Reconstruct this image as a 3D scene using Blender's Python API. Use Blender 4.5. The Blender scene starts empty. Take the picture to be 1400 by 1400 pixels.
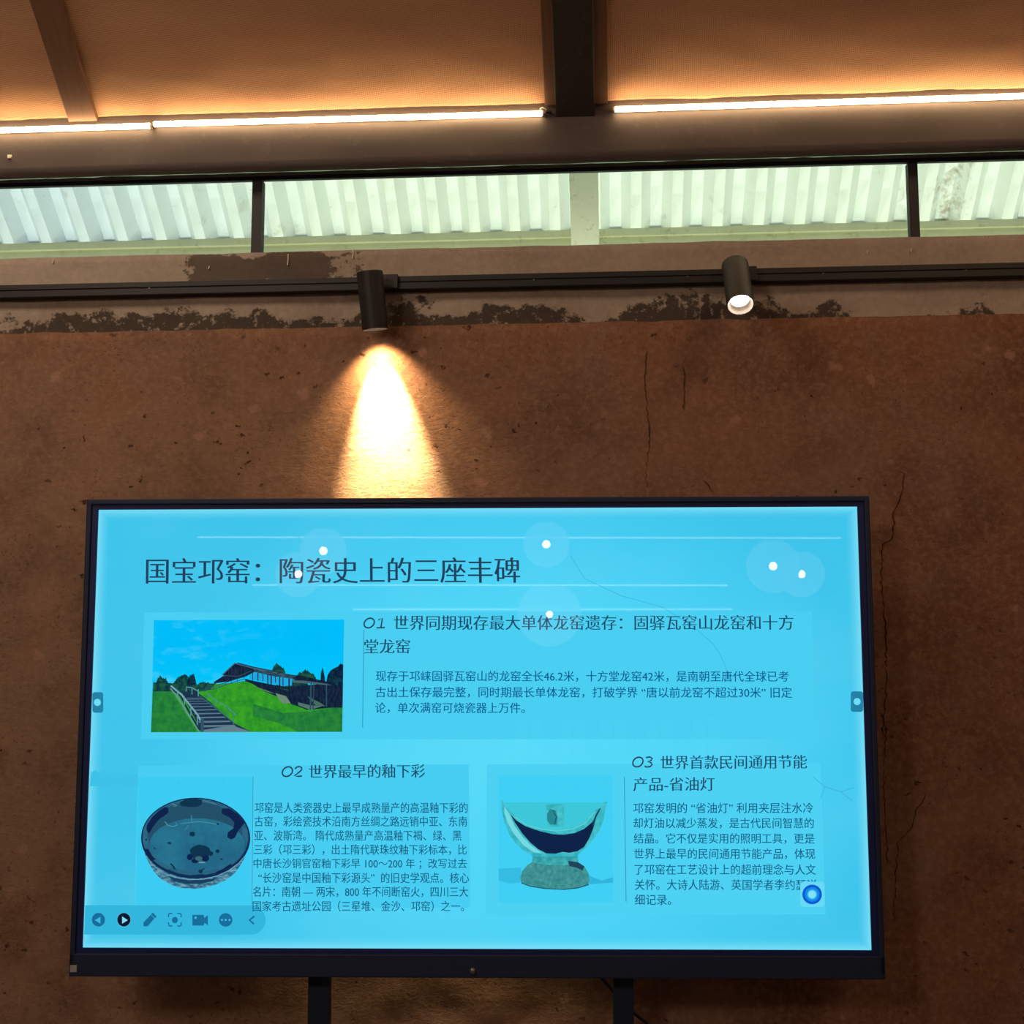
import bpy, bmesh, math, random
from mathutils import Vector, Matrix, noise
random.seed(4)
PI = math.pi
SC = bpy.context.scene
COL = SC.collection

# ------------------------------------------------------------------ camera, world, sun, exposure
CAMZ = 1.65
YAW, PITCH, ROLL, FPX = math.radians(-4.0858), math.radians(7.0214), math.radians(-0.0713), 1856.5
cf = Vector((math.sin(YAW)*math.cos(PITCH), math.cos(YAW)*math.cos(PITCH), math.sin(PITCH)))
cr0 = Vector((math.cos(YAW), -math.sin(YAW), 0)); cu0 = cr0.cross(cf)
CR = cr0*math.cos(ROLL) + cu0*math.sin(ROLL); CU = -cr0*math.sin(ROLL) + cu0*math.cos(ROLL)
CO = Vector((0, 0, CAMZ))
cam = bpy.data.objects.new('camera', bpy.data.cameras.new('camera')); COL.objects.link(cam)
cam.data.sensor_width = 36; cam.data.lens = FPX/1400*36; cam.data.clip_start = .05
cam.matrix_world = Matrix(((CR.x, CU.x, -cf.x, CO.x), (CR.y, CU.y, -cf.y, CO.y), (CR.z, CU.z, -cf.z, CO.z), (0, 0, 0, 1)))
SC.camera = cam
SC.view_settings.view_transform = 'Standard'; SC.view_settings.look = 'None'
SC.view_settings.exposure = 0; SC.view_settings.gamma = 1; SC.view_settings.use_curve_mapping = False

w = bpy.data.worlds.new('world'); SC.world = w; w.use_nodes = True
wn = w.node_tree; bgn = wn.nodes['Background']
bgn.inputs[0].default_value = (.78, .9, 1.0, 1); bgn.inputs[1].default_value = 1.5
sun = bpy.data.objects.new('sun', bpy.data.lights.new('sun', 'SUN')); COL.objects.link(sun)
sun.data.energy = 4.4; sun.data.angle = math.radians(8); sun.data.color = (1, .97, .88)
sun.rotation_euler = (math.radians(-48), 0, math.radians(-8))   # shines from beyond the wall, high, onto the grass

def fill_light(loc, size, power, col, rot=(0, 0, 0), name='room_fill_light'):
    l = bpy.data.lights.new(name, 'AREA'); l.shape = 'DISK'; l.size = size; l.energy = power; l.color = col
    o = bpy.data.objects.new(name, l); COL.objects.link(o); o.location = loc; o.rotation_euler = rot; return o

def hit(px, py, y):
    """point of the place seen at (px,py) lying on the vertical plane y"""
    d = cf*FPX + CR*(px-700) - CU*(py-700)
    return CO + d*(y/d.y)
def hz(px, py, y): return hit(px, py, y).z

# ------------------------------------------------------------------ colours and materials
def lin(c):
    return tuple(((v/255)/12.92 if v/255 <= .04045 else ((v/255+.055)/1.055)**2.4) for v in c)
def L4(c): return (*lin(c), 1)
MATS = {}
def nt(name):
    m = bpy.data.materials.new(name); m.use_nodes = True
    t = m.node_tree; b = t.nodes['Principled BSDF']; return m, t, b
class G:
    """tiny node helper"""
    def __init__(s, t): s.t = t
    def n(s, typ, **k):
        nd = s.t.nodes.new(typ)
        for a, v in k.items():
            if a.startswith('i_'):
                key = a[2:]; key = int(key) if key.isdigit() else key.replace('_', ' ')
                nd.inputs[key].default_value = v
            else: setattr(nd, a, v)
        return nd
    def l(s, a, b): s.t.links.new(a, b)
    def coord(s): return s.n('ShaderNodeTexCoord').outputs['Object']
    def mapn(s, src, scale=(1, 1, 1), loc=(0, 0, 0), rot=(0, 0, 0)):
        m = s.n('ShaderNodeMapping'); m.inputs['Scale'].default_value = scale
        m.inputs['Location'].default_value = loc; m.inputs['Rotation'].default_value = rot
        s.l(src, m.inputs[0]); return m.outputs[0]
    def noise(s, src, scale, detail=4, rough=.55, out='Fac', dist=0):
        nd = s.n('ShaderNodeTexNoise'); nd.inputs['Scale'].default_value = scale
        nd.inputs['Detail'].default_value = detail; nd.inputs['Roughness'].default_value = rough
        nd.inputs['Distortion'].default_value = dist
        s.l(src, nd.inputs['Vector']); return nd.outputs[out]
    def ramp(s, src, stops):
        r = s.n('ShaderNodeValToRGB'); e = r.color_ramp.elements
        while len(e) < len(stops): e.new(.5)
        for k, (p, c) in enumerate(stops):
            e[k].position = p; e[k].color = c if len(c) == 4 else (*c, 1)
        s.l(src, r.inputs[0]); return r.outputs[0]
    def mix(s, fac, a, b, mode='MIX'):
        m = s.n('ShaderNodeMix', data_type='RGBA', blend_type=mode)
        for v, k in ((fac, 0), (a, 6), (b, 7)):
            if hasattr(v, 'is_output'): s.l(v, m.inputs[k])
            else: m.inputs[k].default_value = v if k == 0 else (v if len(v) == 4 else (*v, 1))
        return m.outputs[2]
    def math(s, op, a, b=0, c=0, clamp=False):
        m = s.n('ShaderNodeMath', operation=op); m.use_clamp = clamp
        for k, v in enumerate((a, b, c)):
            if hasattr(v, 'is_output'): s.l(v, m.inputs[k])
            else: m.inputs[k].default_value = v
        return m.outputs[0]
    def bump(s, h, strength, dist, nxt=None):
        b = s.n('ShaderNodeBump'); b.inputs['Strength'].default_value = strength; b.inputs['Distance'].default_value = dist
        s.l(h, b.inputs['Height'])
        if nxt: s.l(nxt, b.inputs['Normal'])
        return b.outputs[0]
BLK, WHT = (0, 0, 0, 1), (1, 1, 1, 1)
def plain(name, col, rough=.6, metal=0, var=.12, scale=30, spec=.4):
    if name in MATS: return MATS[name]
    m, t, b = nt(name); g = G(t)
    f = g.noise(g.coord(), scale)
    c = g.mix(f, tuple(v*(1-var) for v in lin(col)), tuple(min(1, v*(1+var)) for v in lin(col)))
    g.l(c, b.inputs['Base Color']); b.inputs['Roughness'].default_value = rough
    b.inputs['Metallic'].default_value = metal; b.inputs['Specular IOR Level'].default_value = spec
    MATS[name] = m; return m
def emit(name, col, strength=1.0, lineear=False):
    if name in MATS: return MATS[name]
    m, t, b = nt(name)
    b.inputs['Base Color'].default_value = BLK; b.inputs['Specular IOR Level'].default_value = 0; b.inputs['Roughness'].default_value = 1
    b.inputs['Emission Color'].default_value = (*col, 1) if lineear else L4(col); b.inputs['Emission Strength'].default_value = strength
    MATS[name] = m; return m
def emit2(name, c1, c2, scale, lo=.4, hi=.6, stretch=(1, 1, 1), detail=5):
    if name in MATS: return MATS[name]
    m, t, b = nt(name); g = G(t)
    b.inputs['Base Color'].default_value = BLK; b.inputs['Specular IOR Level'].default_value = 0
    f = g.noise(g.mapn(g.coord(), stretch), scale, detail, .65)
    g.l(g.ramp(f, [(lo, L4(c1)), (hi, L4(c2))]), b.inputs['Emission Color']); b.inputs['Emission Strength'].default_value = 1
    MATS[name] = m; return m

def m_wall():
    m, t, b = nt('rammed_earth_plaster'); g = G(t); co = g.coord()
    sep = g.n('ShaderNodeSeparateXYZ'); g.l(co, sep.inputs[0])
    big = g.noise(co, 1.6, 5, .6); med = g.noise(g.mapn(co, loc=(3, 1, 7)), 6, 6, .62); fine = g.noise(co, 60, 6, .7)
    # reddish to the right and along the top, greyer to the left
    gx = g.math('MULTIPLY_ADD', sep.outputs[0], .42, .5)
    gx = g.math('ADD', gx, g.math('MULTIPLY_ADD', big, 1.4, -.7), clamp=True)
    base = g.mix(gx, (.265, .155, .10), (.188, .079, .046))
    gz = g.math('MULTIPLY_ADD', sep.outputs[2], 2.2, -4.75)
    gz = g.math('ADD', gz, g.math('MULTIPLY_ADD', med, 2.4, -1.2), clamp=True)
    base = g.mix(g.math('MULTIPLY', gz, .55), base, (.215, .085, .040))
    grey = g.ramp(g.noise(g.mapn(co, (1, 1, .8), (9, 2, 4)), 3.2, 7, .68), [(.46, BLK), (.62, WHT)])
    base = g.mix(g.math('MULTIPLY', grey, .6), base, (.20, .122, .092))
    base = g.mix(g.math('MULTIPLY', g.ramp(med, [(.34, WHT), (.56, BLK)]), .5), base, (.095, .04, .022))
    base = g.mix(g.math('MULTIPLY', g.ramp(fine, [(.45, BLK), (.7, WHT)]), .5), base, (.34, .2, .125))
    # pale chips and dark pits
    wv = g.n('ShaderNodeVectorMath', operation='MULTIPLY_ADD'); g.l(g.noise(co, 38, 4, .7, out='Color'), wv.inputs[0]); wv.inputs[1].default_value = (.05, .05, .05); g.l(co, wv.inputs[2]); cw = wv.outputs[0]
    v = g.n('ShaderNodeTexVoronoi'); v.inputs['Scale'].default_value = 17; v.inputs['Randomness'].default_value = 1
    g.l(g.mapn(cw, (1, 1, 1.5)), v.inputs['Vector'])
    warp = g.math('ADD', v.outputs['Distance'], g.math('MULTIPLY_ADD', g.noise(co, 55, 5, .7), .45, -.22))
    pit = g.ramp(warp, [(.09, WHT), (.14, BLK)])
    sel = g.ramp(g.noise(co, 4.5, 2), [(.44, BLK), (.56, WHT)])
    pit = g.math('MULTIPLY', pit, sel)
    v2 = g.n('ShaderNodeTexVoronoi'); v2.inputs['Scale'].default_value = 70
    g.l(g.mapn(cw, (1, 1, 1.6)), v2.inputs['Vector'])
    speck = g.math('MULTIPLY', g.ramp(g.math('ADD', v2.outputs['Distance'], g.math('MULTIPLY_ADD', g.noise(co, 140, 2), .4, -.2)), [(.14, WHT), (.22, BLK)]),
                   g.ramp(g.noise(g.mapn(co, loc=(5, 5, 5)), 7, 3), [(.42, BLK), (.56, WHT)]))
    base = g.mix(g.math('MULTIPLY', pit, .85), base, (.035, .014, .008))
    base = g.mix(g.math('MULTIPLY', speck, .6), base, (.05, .022, .013))
    v3 = g.n('ShaderNodeTexVoronoi'); v3.inputs['Scale'].default_value = 6.5
    g.l(g.mapn(cw, (1, 1, 1.2), (2, 0, 3)), v3.inputs['Vector'])
    chip = g.ramp(g.math('ADD', v3.outputs['Distance'], g.math('MULTIPLY_ADD', g.noise(co, 30, 5, .7), .3, -.15)), [(.07, WHT), (.12, BLK)])
    base = g.mix(g.math('MULTIPLY', chip, .5), base, (.4, .22, .15))
    g.l(base, b.inputs['Base Color']); b.inputs['Roughness'].default_value = .9; b.inputs['Specular IOR Level'].default_value = .2
    straw = g.noise(g.mapn(co, (1, 1, 2.2), rot=(0, .6, 0)), 26, 8, .75, dist=1.2)
    h = g.math('ADD', g.math('MULTIPLY', straw, .8), g.math('MULTIPLY', fine, .35))
    h = g.math('SUBTRACT', h, g.math('MULTIPLY', pit, .8)); h = g.math('SUBTRACT', h, g.math('MULTIPLY', speck, .3))
    n1 = g.bump(h, .55, .006)
    g.l(n1, b.inputs['Normal']); return m
def m_concrete(z0, z1):
    m, t, b = nt('stained_concrete'); g = G(t); co = g.coord()
    sep = g.n('ShaderNodeSeparateXYZ'); g.l(co, sep.inputs[0])
    big = g.noise(co, 3, 6, .6); fine = g.noise(co, 45, 6, .7)
    base = g.mix(g.ramp(big, [(.35, BLK), (.65, WHT)]), (.27, .212, .165), (.37, .30, .238))
    base = g.mix(g.math('MULTIPLY', g.ramp(fine, [(.4, BLK), (.7, WHT)]), .4), base, (.48, .40, .32))
    # black mould along the bottom, fading to the right
    hgt = g.math('DIVIDE', g.math('SUBTRACT', sep.outputs[2], z0), z1-z0)          # 0 bottom .. 1 top
    edge = g.noise(g.mapn(co, (1, 1, 1.2)), 7, 8, .72)
    lev = g.math('ADD', g.math('MULTIPLY', g.noise(g.mapn(co, (1, .01, .01), (4.1, 0, 0)), 1.6, 3), .9), -.22)
    lev = g.math('SUBTRACT', lev, g.math('MULTIPLY', g.math('MAXIMUM', g.math('SUBTRACT', sep.outputs[0], .35), 0), .30))
    d = g.math('ADD', g.math('SUBTRACT', lev, hgt), g.math('MULTIPLY_ADD', edge, 1.3, -.63))
    mould = g.ramp(d, [(.0, BLK), (.05, WHT)])
    hole = g.ramp(g.noise(co, 34, 5, .7), [(.36, BLK), (.44, WHT)])
    mould = g.math('MULTIPLY', mould, hole)
    # a second dark patch along the top, left of the first spotlight
    px = g.math('SUBTRACT', 1, g.math('DIVIDE', g.math('ABSOLUTE', g.math('ADD', sep.outputs[0], .93)), .30))
    pz = g.math('SUBTRACT', 1, g.math('DIVIDE', g.math('ABSOLUTE', g.math('SUBTRACT', hgt, .8)), .22))
    pa = g.math('ADD', g.math('MINIMUM', px, pz), g.math('MULTIPLY_ADD', edge, 2.2, -1.25))
    mould = g.math('MAXIMUM', mould, g.math('MULTIPLY', g.ramp(pa, [(.0, BLK), (.07, WHT)]), .85))
    sp = g.ramp(g.noise(g.mapn(co, loc=(7, 1, 2)), 22, 6, .75), [(.66, BLK), (.7, WHT)])
    mould = g.math('MAXIMUM', mould, g.math('MULTIPLY', sp, .7))
    base = g.mix(g.math('MULTIPLY', mould, .9), base, (.042, .03, .024))
    g.l(base, b.inputs['Base Color']); b.inputs['Roughness'].default_value = .92; b.inputs['Specular IOR Level'].default_value = .15
    g.l(g.bump(g.math('ADD', fine, g.math('MULTIPLY', mould, -.3)), .5, .006), b.inputs['Normal']); return m
def m_burlap():
    m, t, b = nt('burlap_weave'); g = G(t)
    uv = g.n('ShaderNodeTexCoord').outputs['UV']; sep = g.n('ShaderNodeSeparateXYZ'); g.l(uv, sep.inputs[0])
    wob = g.noise(uv, 9, 3)
    u = g.math('ADD', sep.outputs[0], g.math('MULTIPLY', wob, .012)); v = g.math('ADD', sep.outputs[1], g.math('MULTIPLY', wob, .014))
    K = 2*PI/.009
    a = g.math('SINE', g.math('MULTIPLY', g.math('ADD', u, v), K*.8)); c = g.math('SINE', g.math('MULTIPLY', g.math('SUBTRACT', u, g.math('MULTIPLY', v, .8)), K))
    wv = g.math('MULTIPLY_ADD', g.math('MULTIPLY', a, c), .5, .5)
    big = g.noise(g.mapn(uv, (.7, 2.5, 1)), 2.4, 5, .6)
    thr = g.noise(g.mapn(uv, (3, 160, 1)), 3, 4, .7)
    base = g.mix(g.ramp(big, [(.3, BLK), (.7, WHT)]), (.39, .215, .135), (.50, .295, .18))
    base = g.mix(g.math('MULTIPLY', g.math('SUBTRACT', 1, wv), .75), base, (.21, .09, .04))
    base = g.mix(g.math('MULTIPLY', g.ramp(thr, [(.5, BLK), (.7, WHT)]), .18), base, (.22, .1, .045))
    g.l(base, b.inputs['Base Color']); b.inputs['Roughness'].default_value = .9; b.inputs['Specular IOR Level'].default_value = .15
    n0 = g.bump(g.noise(g.mapn(uv, (1, 2.2, 1)), 3, 3), .35, .03)
    g.l(g.bump(wv, .5, .0015, n0), b.inputs['Normal']); return m
def m_wood(name, c1, c2, rough=.6):
    m, t, b = nt(name); g = G(t); co = g.coord()
    f = g.noise(g.mapn(co, (14, 1, 1)), 6, 7, .65, dist=.4)
    g.l(g.mix(f, c1, c2), b.inputs['Base Color']); b.inputs['Roughness'].default_value = rough
    g.l(g.bump(f, .25, .002), b.inputs['Normal']); return m
def m_sheet():
    m, t, b = nt('white_coated_sheet'); g = G(t); co = g.coord()
    st = g.noise(g.mapn(co, (1, 1, 1)), 9, 7, .72)
    sep = g.n('ShaderNodeSeparateXYZ'); g.l(co, sep.inputs[0])
    blu = g.ramp(g.math('ADD', sep.outputs[0], g.math('MULTIPLY', st, .5)), [(0, BLK), (1, WHT)])
    left = g.math('MULTIPLY_ADD', sep.outputs[0], -1.1, -.9, clamp=True)
    base = g.mix(left, (.84, .88, .81), (.74, .80, .82))  # bluish shading of the left sheets mixed into the base colour
    base = g.mix(g.math('MULTIPLY', g.ramp(st, [(.6, BLK), (.74, WHT)]), .4), base, (.30, .28, .15))
    sp = g.ramp(g.noise(co, 90, 3, .7), [(.66, BLK), (.72, WHT)])
    base = g.mix(g.math('MULTIPLY', sp, .4), base, (.25, .25, .18))
    # the brown rust stain near the right mullion
    dx = g.math('DIVIDE', g.math('SUBTRACT', sep.outputs[0], 1.065), .075); dx = g.math('MULTIPLY', dx, dx)
    r = g.math('SUBTRACT', 1, dx); r = g.math('ADD', r, g.math('MULTIPLY_ADD', g.noise(co, 24, 6, .75), 4.4, -3.0), clamp=True)
    base = g.mix(g.math('MULTIPLY', r, .7), base, (.34, .26, .12))
    g.l(base, b.inputs['Base Color']); b.inputs['Roughness'].default_value = .55; b.inputs['Specular IOR Level'].default_value = .3
    return m
def m_painted(name, c, stain, rough=.6, amt=.5):
    m, t, b = nt(name); g = G(t); co = g.coord()
    a = g.noise(co, 28, 7, .75); a2 = g.noise(co, 5, 4, .6)
    base = g.mix(a2, tuple(v*.85 for v in c), tuple(min(1, v*1.1) for v in c))
    base = g.mix(g.math('MULTIPLY', g.ramp(a, [(.56, BLK), (.68, WHT)]), amt), base, stain)
    g.l(base, b.inputs['Base Color']); b.inputs['Roughness'].default_value = rough
    g.l(g.bump(a, .3, .002), b.inputs['Normal']); return m
def m_glass(name, tint=(1, 1, 1), refl=1.0, rough=.0):
    m = bpy.data.materials.new(name); m.use_nodes = True; t = m.node_tree; t.nodes.clear(); g = G(t)
    tr = g.n('ShaderNodeBsdfTransparent'); tr.inputs[0].default_value = (*tint, 1)
    gl = g.n('ShaderNodeBsdfGlossy'); gl.inputs['Roughness'].default_value = rough
    fr = g.n('ShaderNodeFresnel'); fr.inputs[0].default_value = 1.5
    mx = g.n('ShaderNodeMixShader'); g.l(g.math('MULTIPLY', fr.outputs[0], refl), mx.inputs[0]); g.l(tr.outputs[0], mx.inputs[1]); g.l(gl.outputs[0], mx.inputs[2])
    o = g.n('ShaderNodeOutputMaterial'); g.l(mx.outputs[0], o.inputs[0]); return m
def m_frost(name, col, strength, fac):
    m = bpy.data.materials.new(name); m.use_nodes = True; t = m.node_tree; t.nodes.clear(); g = G(t)
    tr = g.n('ShaderNodeBsdfTransparent'); e = g.n('ShaderNodeEmission'); e.inputs[0].default_value = (*col, 1); e.inputs[1].default_value = strength
    mx = g.n('ShaderNodeMixShader'); mx.inputs[0].default_value = fac; g.l(tr.outputs[0], mx.inputs[1]); g.l(e.outputs[0], mx.inputs[2])
    o = g.n('ShaderNodeOutputMaterial'); g.l(mx.outputs[0], o.inputs[0]); return m

# ------------------------------------------------------------------ mesh helpers
def obj(name, bm, mats, parent=None, smooth=False):
    me = bpy.data.meshes.new(name)
    if not isinstance(mats, (list, tuple)): mats = [mats]
    for m in mats: me.materials.append(m)
    if smooth:
        for f in bm.faces: f.smooth = True
    bm.to_mesh(me); bm.free()
    o = bpy.data.objects.new(name, me); COL.objects.link(o)
    if parent: o.parent = parent
    return o
def empty(name, loc=(0, 0, 0), rz=0, parent=None):
    o = bpy.data.objects.new(name, None); COL.objects.link(o); o.location = loc; o.rotation_euler = (0, 0, rz)
    o.empty_display_size = .1
    if parent: o.parent = parent
    return o
def tag(o, label, cat, group=None):
    o['label'] = label; o['category'] = cat
    if group: o['group'] = group
    return o
def struct(o, label=None):
    o['kind'] = 'structure'
    if label: o['label'] = label
    return o
def box(bm, x0, x1, y0, y1, z0, z1, bev=0, M=None):
    vs = [bm.verts.new(Vector(p)) for p in ((x0,y0,z0),(x1,y0,z0),(x1,y1,z0),(x0,y1,z0),(x0,y0,z1),(x1,y0,z1),(x1,y1,z1),(x0,y1,z1))]
    fs = [bm.faces.new([vs[i] for i in q]) for q in ((0,3,2,1),(4,5,6,7),(0,1,5,4),(1,2,6,5),(2,3,7,6),(3,0,4,7))]
    if bev:
        es = list({e for f in fs for e in f.edges})
        r = bmesh.ops.bevel(bm, geom=es, offset=bev, segments=2, affect='EDGES', profile=.6)
        vs = list({v for f in r['faces'] for v in f.verts} | {v for v in vs if v.is_valid})
    if M:
        for v in vs: v.co = M @ v.co
def bx(*a, **k):
    bm = bmesh.new(); box(bm, *a, **k); return bm
def lathe(bm, prof, n=48, M=None):
    """prof = [(r,z)...] about z"""
    rings = []
    for r, z in prof:
        ring = [bm.verts.new(Vector((r*math.cos(2*PI*i/n), r*math.sin(2*PI*i/n), z))) for i in range(n)] if r > 1e-6 else [bm.verts.new(Vector((0, 0, z)))]
        rings.append(ring)
    for a, b in zip(rings, rings[1:]):
        for i in range(n):
            q = [a[i % len(a)], a[(i+1) % len(a)], b[(i+1) % len(b)], b[i % len(b)]]
            u = []
            for v in q:
                if v not in u: u.append(v)
            if len(u) > 2: bm.faces.new(u)
    if M:
        for ring in rings:
            for v in ring: v.co = M @ v.co
def tube(bm, pts, r, n=10, cap=True):
    pts = [Vector(p) for p in pts]; rings = []
    for i, p in enumerate(pts):
        d = (pts[min(i+1, len(pts)-1)]-pts[max(i-1, 0)]).normalized()
        a = d.cross(Vector((0, 0, 1)) if abs(d.z) < .9 else Vector((1, 0, 0))).normalized(); b2 = d.cross(a)
        rings.append([bm.verts.new(p+(a*math.cos(2*PI*k/n)+b2*math.sin(2*PI*k/n))*r) for k in range(n)])
    for A, B in zip(rings, rings[1:]):
        for k in range(n): bm.faces.new((A[k], A[(k+1) % n], B[(k+1) % n], B[k]))
    if cap: bm.faces.new(rings[0]); bm.faces.new(rings[-1][::-1])
def axisM(p, d):
    """matrix taking local +z to direction d at point p"""
    return Matrix.Translation(p) @ Vector(d).normalized().to_track_quat('Z', 'Y').to_matrix().to_4x4()

# ------------------------------------------------------------------ main dimensions
YP, YB, YF, YG, YE = 3.62, 3.645, 3.60, 3.70, 4.20     # plaster face, concrete face, fascia face, glazing, eave
XL, XR, YBK = -4.2, 3.9, -4.6
Z_LEDGE = hz(700, 442, YP)
Z_SILL = hz(700, 337, YB)
Z_FASB, Z_FAST = hz(700, 220, YF), hz(700, 141, YF)
Z_HEAD0 = hz(700, 238, YG-.02)
SL = math.tan(math.radians(36.9))
RY = 0.35                                              # ridge of the roof

M_wall = m_wall(); M_conc = m_concrete(Z_LEDGE, Z_SILL); M_burlap = m_burlap()
M_dark = m_painted('dark_brown_paint', (.058, .038, .031), (.13, .095, .075), .7, .25)
M_dark2 = m_painted('dark_rafter_paint', (.028, .019, .016), (.12, .08, .06), .7, .25)
M_wood = m_wood('stained_batten_wood', (.085, .036, .018), (.19, .085, .042))
M_black = plain('black_powder_coat', (19, 17, 17), .5, 0, .1, 60)
M_track = plain('black_track_metal', (14, 12, 12), .55, 0, .1, 60)
M_sheet = m_sheet()
M_purlin = m_painted('purlin_paint_green_bounce', (.80, .82, .58), (.40, .40, .22), .6, .5)  # pale paint with the green foliage bounce put into its colour
M_raft = m_painted('cream_rafter_paint', (.86, .88, .76), (.30, .32, .16), .6, .7)
M_mortar = m_painted('green_mortar', (.34, .48, .34), (.07, .09, .06), .9, .6)
M_glass = m_glass('window_glass', (.97, 1.0, .96), .8)
M_plast2 = plain('cream_outer_render', (225, 225, 205), .9)

# ------------------------------------------------------------------ the setting: walls, floor, ceiling
def grid_face(bm, x0, x1, z0, z1, y, nx, nz, amp=0):
    V = [[bm.verts.new((x0+(x1-x0)*i/nx, y + (amp*(noise.noise(Vector((i*.31+x0, j*.37, y)))) if amp else 0), z0+(z1-z0)*j/nz)) for i in range(nx+1)] for j in range(nz+1)]
    for j in range(nz):
        for i in range(nx): bm.faces.new((V[j][i], V[j][i+1], V[j+1][i+1], V[j+1][i]))
    return V
bm = bmesh.new()
nx = 260; V = grid_face(bm, XL, XR, 0, Z_LEDGE, YP, nx, 90, .003)
for i in range(nx+1):      # uneven top lip
    V[-1][i].co.z += .004*noise.noise(Vector((i*.35, 3, 1)))+.002*noise.noise(Vector((i*1.7, 8, 1)))
    V[-1][i].co.y = YP+.004
top = [bm.verts.new((v.co.x, YB+.03, v.co.z-.001)) for v in V[-1]]
for i in range(nx): bm.faces.new((V[-1][i], V[-1][i+1], top[i+1], top[i]))
wall_front = struct(obj('wall_front', bm, M_wall, smooth=True), 'brown rammed-earth plaster wall behind the display')
# solid core behind the plaster, painted outside
bmc = bx(XL, XR, YB+.01, YB+.11, 0, Z_LEDGE-.003); obj('wall_core', bmc, M_plast2, wall_front)
# cracks: thin recessed-looking dark fissures in the plaster
M_crack = plain('crack_shadow', (30, 15, 11), 1, 0, .2, 80, 0)
def crack(pts, wd, nm='crack', mat=None, amp=.006, yy=YP-.0016):
    bm = bmesh.new(); P = []
    for (a, b_) in zip(pts, pts[1:]):
        n = max(2, int(math.hypot(b_[0]-a[0], b_[1]-a[1])/5))
        for k in range(n):
            f = k/n; P.append((a[0]+(b_[0]-a[0])*f, a[1]+(b_[1]-a[1])*f))
    P.append(pts[-1]); prev = None
    for i, (px, py) in enumerate(P):
        p = hit(px, py, yy); p.x += random.uniform(-1, 1)*amp*.5; p.z += random.uniform(-1, 1)*amp*.3
        q = P[min(i+1, len(P)-1)]; o_ = P[max(i-1, 0)]
        dx, dz = q[0]-o_[0], -(q[1]-o_[1]); l = math.hypot(dx, dz) or 1
        wdt = wd*random.uniform(.35, 1.2)*(0.4 if i in (0, len(P)-1) else 1)
        nxv = Vector((-dz/l, 0, dx/l))*wdt
        cur = (bm.verts.new(p+nxv), bm.verts.new(p-nxv), bm.verts.new(p+Vector((0, .012, 0))))
        if prev:
            bm.faces.new((prev[0], prev[1], cur[1], cur[0]))
            bm.faces.new((prev[1], prev[2], cur[2], cur[1])); bm.faces.new((prev[2], prev[0], cur[0], cur[2]))
        prev = cur
    return obj(nm, bm, mat or M_crack, wall_front)
crack([(1220, 628), (1235, 648), (1233, 672), (1222, 700), (1221, 735), (1206, 745), (1205, 790), (1211, 860), (1212, 950), (1206, 1010)], .0009)
crack([(884, 480), (881, 520), (885, 560), (888, 600), (883, 650), (885, 676)], .0007)
crack([(935, 500), (935, 560)], .0004)
crack([(1266, 1086), (1252, 1110), (1248, 1130), (1228, 1150), (1226, 1180), (1224, 1205), (1222, 1260)], .0008)
crack([(962, 655), (975, 672)], .0008)
crack([(1212, 990), (1208, 1060), (1214, 1180)], .0007)

M_dfloor = plain('grey_screed_floor', (120, 110, 100), .5, 0, .15, 8)
floor = struct(obj('floor', bx(XL, XR, YBK, YB+.11, -.1, 0), M_dfloor), 'grey screed floor')
zb = hz(700, 141, YF)
def roofz(y): return zb + (YF-y)*SL if y >= RY else zb+(YF-RY)*SL-(RY-y)*SL
for nm, x in (('left', XL-.1), ('right', XR)):
    bm = bmesh.new()
    pr = [(YBK-.1, 0), (YB+.115, 0), (YB+.115, roofz(YF)-.02), (RY, roofz(RY)+.1), (YBK-.1, roofz(YBK))]
    A = [bm.verts.new((x, y, z)) for y, z in pr]; B = [bm.verts.new((x+.1, y, z)) for y, z in pr]
    bm.faces.new(A); bm.faces.new(B[::-1])
    for i in range(5): bm.faces.new((A[i], A[(i+1) % 5], B[(i+1) % 5], B[i]))
    struct(obj('wall_'+nm, bm, M_wall), 'brown earth side wall, '+nm)
# back wall with five small window openings (only seen mirrored in the screen)
bm = bmesh.new(); wz0, wz1 = 1.0, 1.36; xs = [.10, .46, .79, 1.18, 1.57]; ww = .26
zt = roofz(YBK)
box(bm, XL, XR, YBK-.1, YBK, 0, wz0); box(bm, XL, XR, YBK-.1, YBK, wz1, zt)
ed = [XL]+[v for x in xs for v in (x-ww/2, x+ww/2)]+[XR]
for k in range(0, len(ed), 2): box(bm, ed[k], ed[k+1], YBK-.1, YBK, wz0, wz1)
struct(obj('wall_back', bm, M_wall), 'brown earth wall opposite the display')
M_gdark = m_glass('tinted_window_glass', (.32, .3, .27), .5)
M_wf = plain('window_frame_paint', (60, 50, 45), .5)
for k, x in enumerate(xs):
    we = struct(empty('window_%d' % (k+2), (x, YBK-.05, wz0)), 'small daylight window in the back wall')
    bm = bmesh.new()
    box(bm, -ww/2, ww/2, -.03, .03, 0, .03); box(bm, -ww/2, ww/2, -.03, .03, wz1-wz0-.03, wz1-wz0)
    box(bm, -ww/2, -ww/2+.025, -.03, .03, .03, wz1-wz0-.03); box(bm, ww/2-.025, ww/2, -.03, .03, .03, wz1-wz0-.03)
    box(bm, -.012, .012, -.03, .03, .03, wz1-wz0-.03); obj('window_frame', bm, M_wf, we)
    for s in (0, 1): obj('glass_pane', bx((-ww/2+.025, .012)[s], (-.012, ww/2-.025)[s], -.003, .003, .03, wz1-wz0-.03), M_gdark, we)

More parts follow.
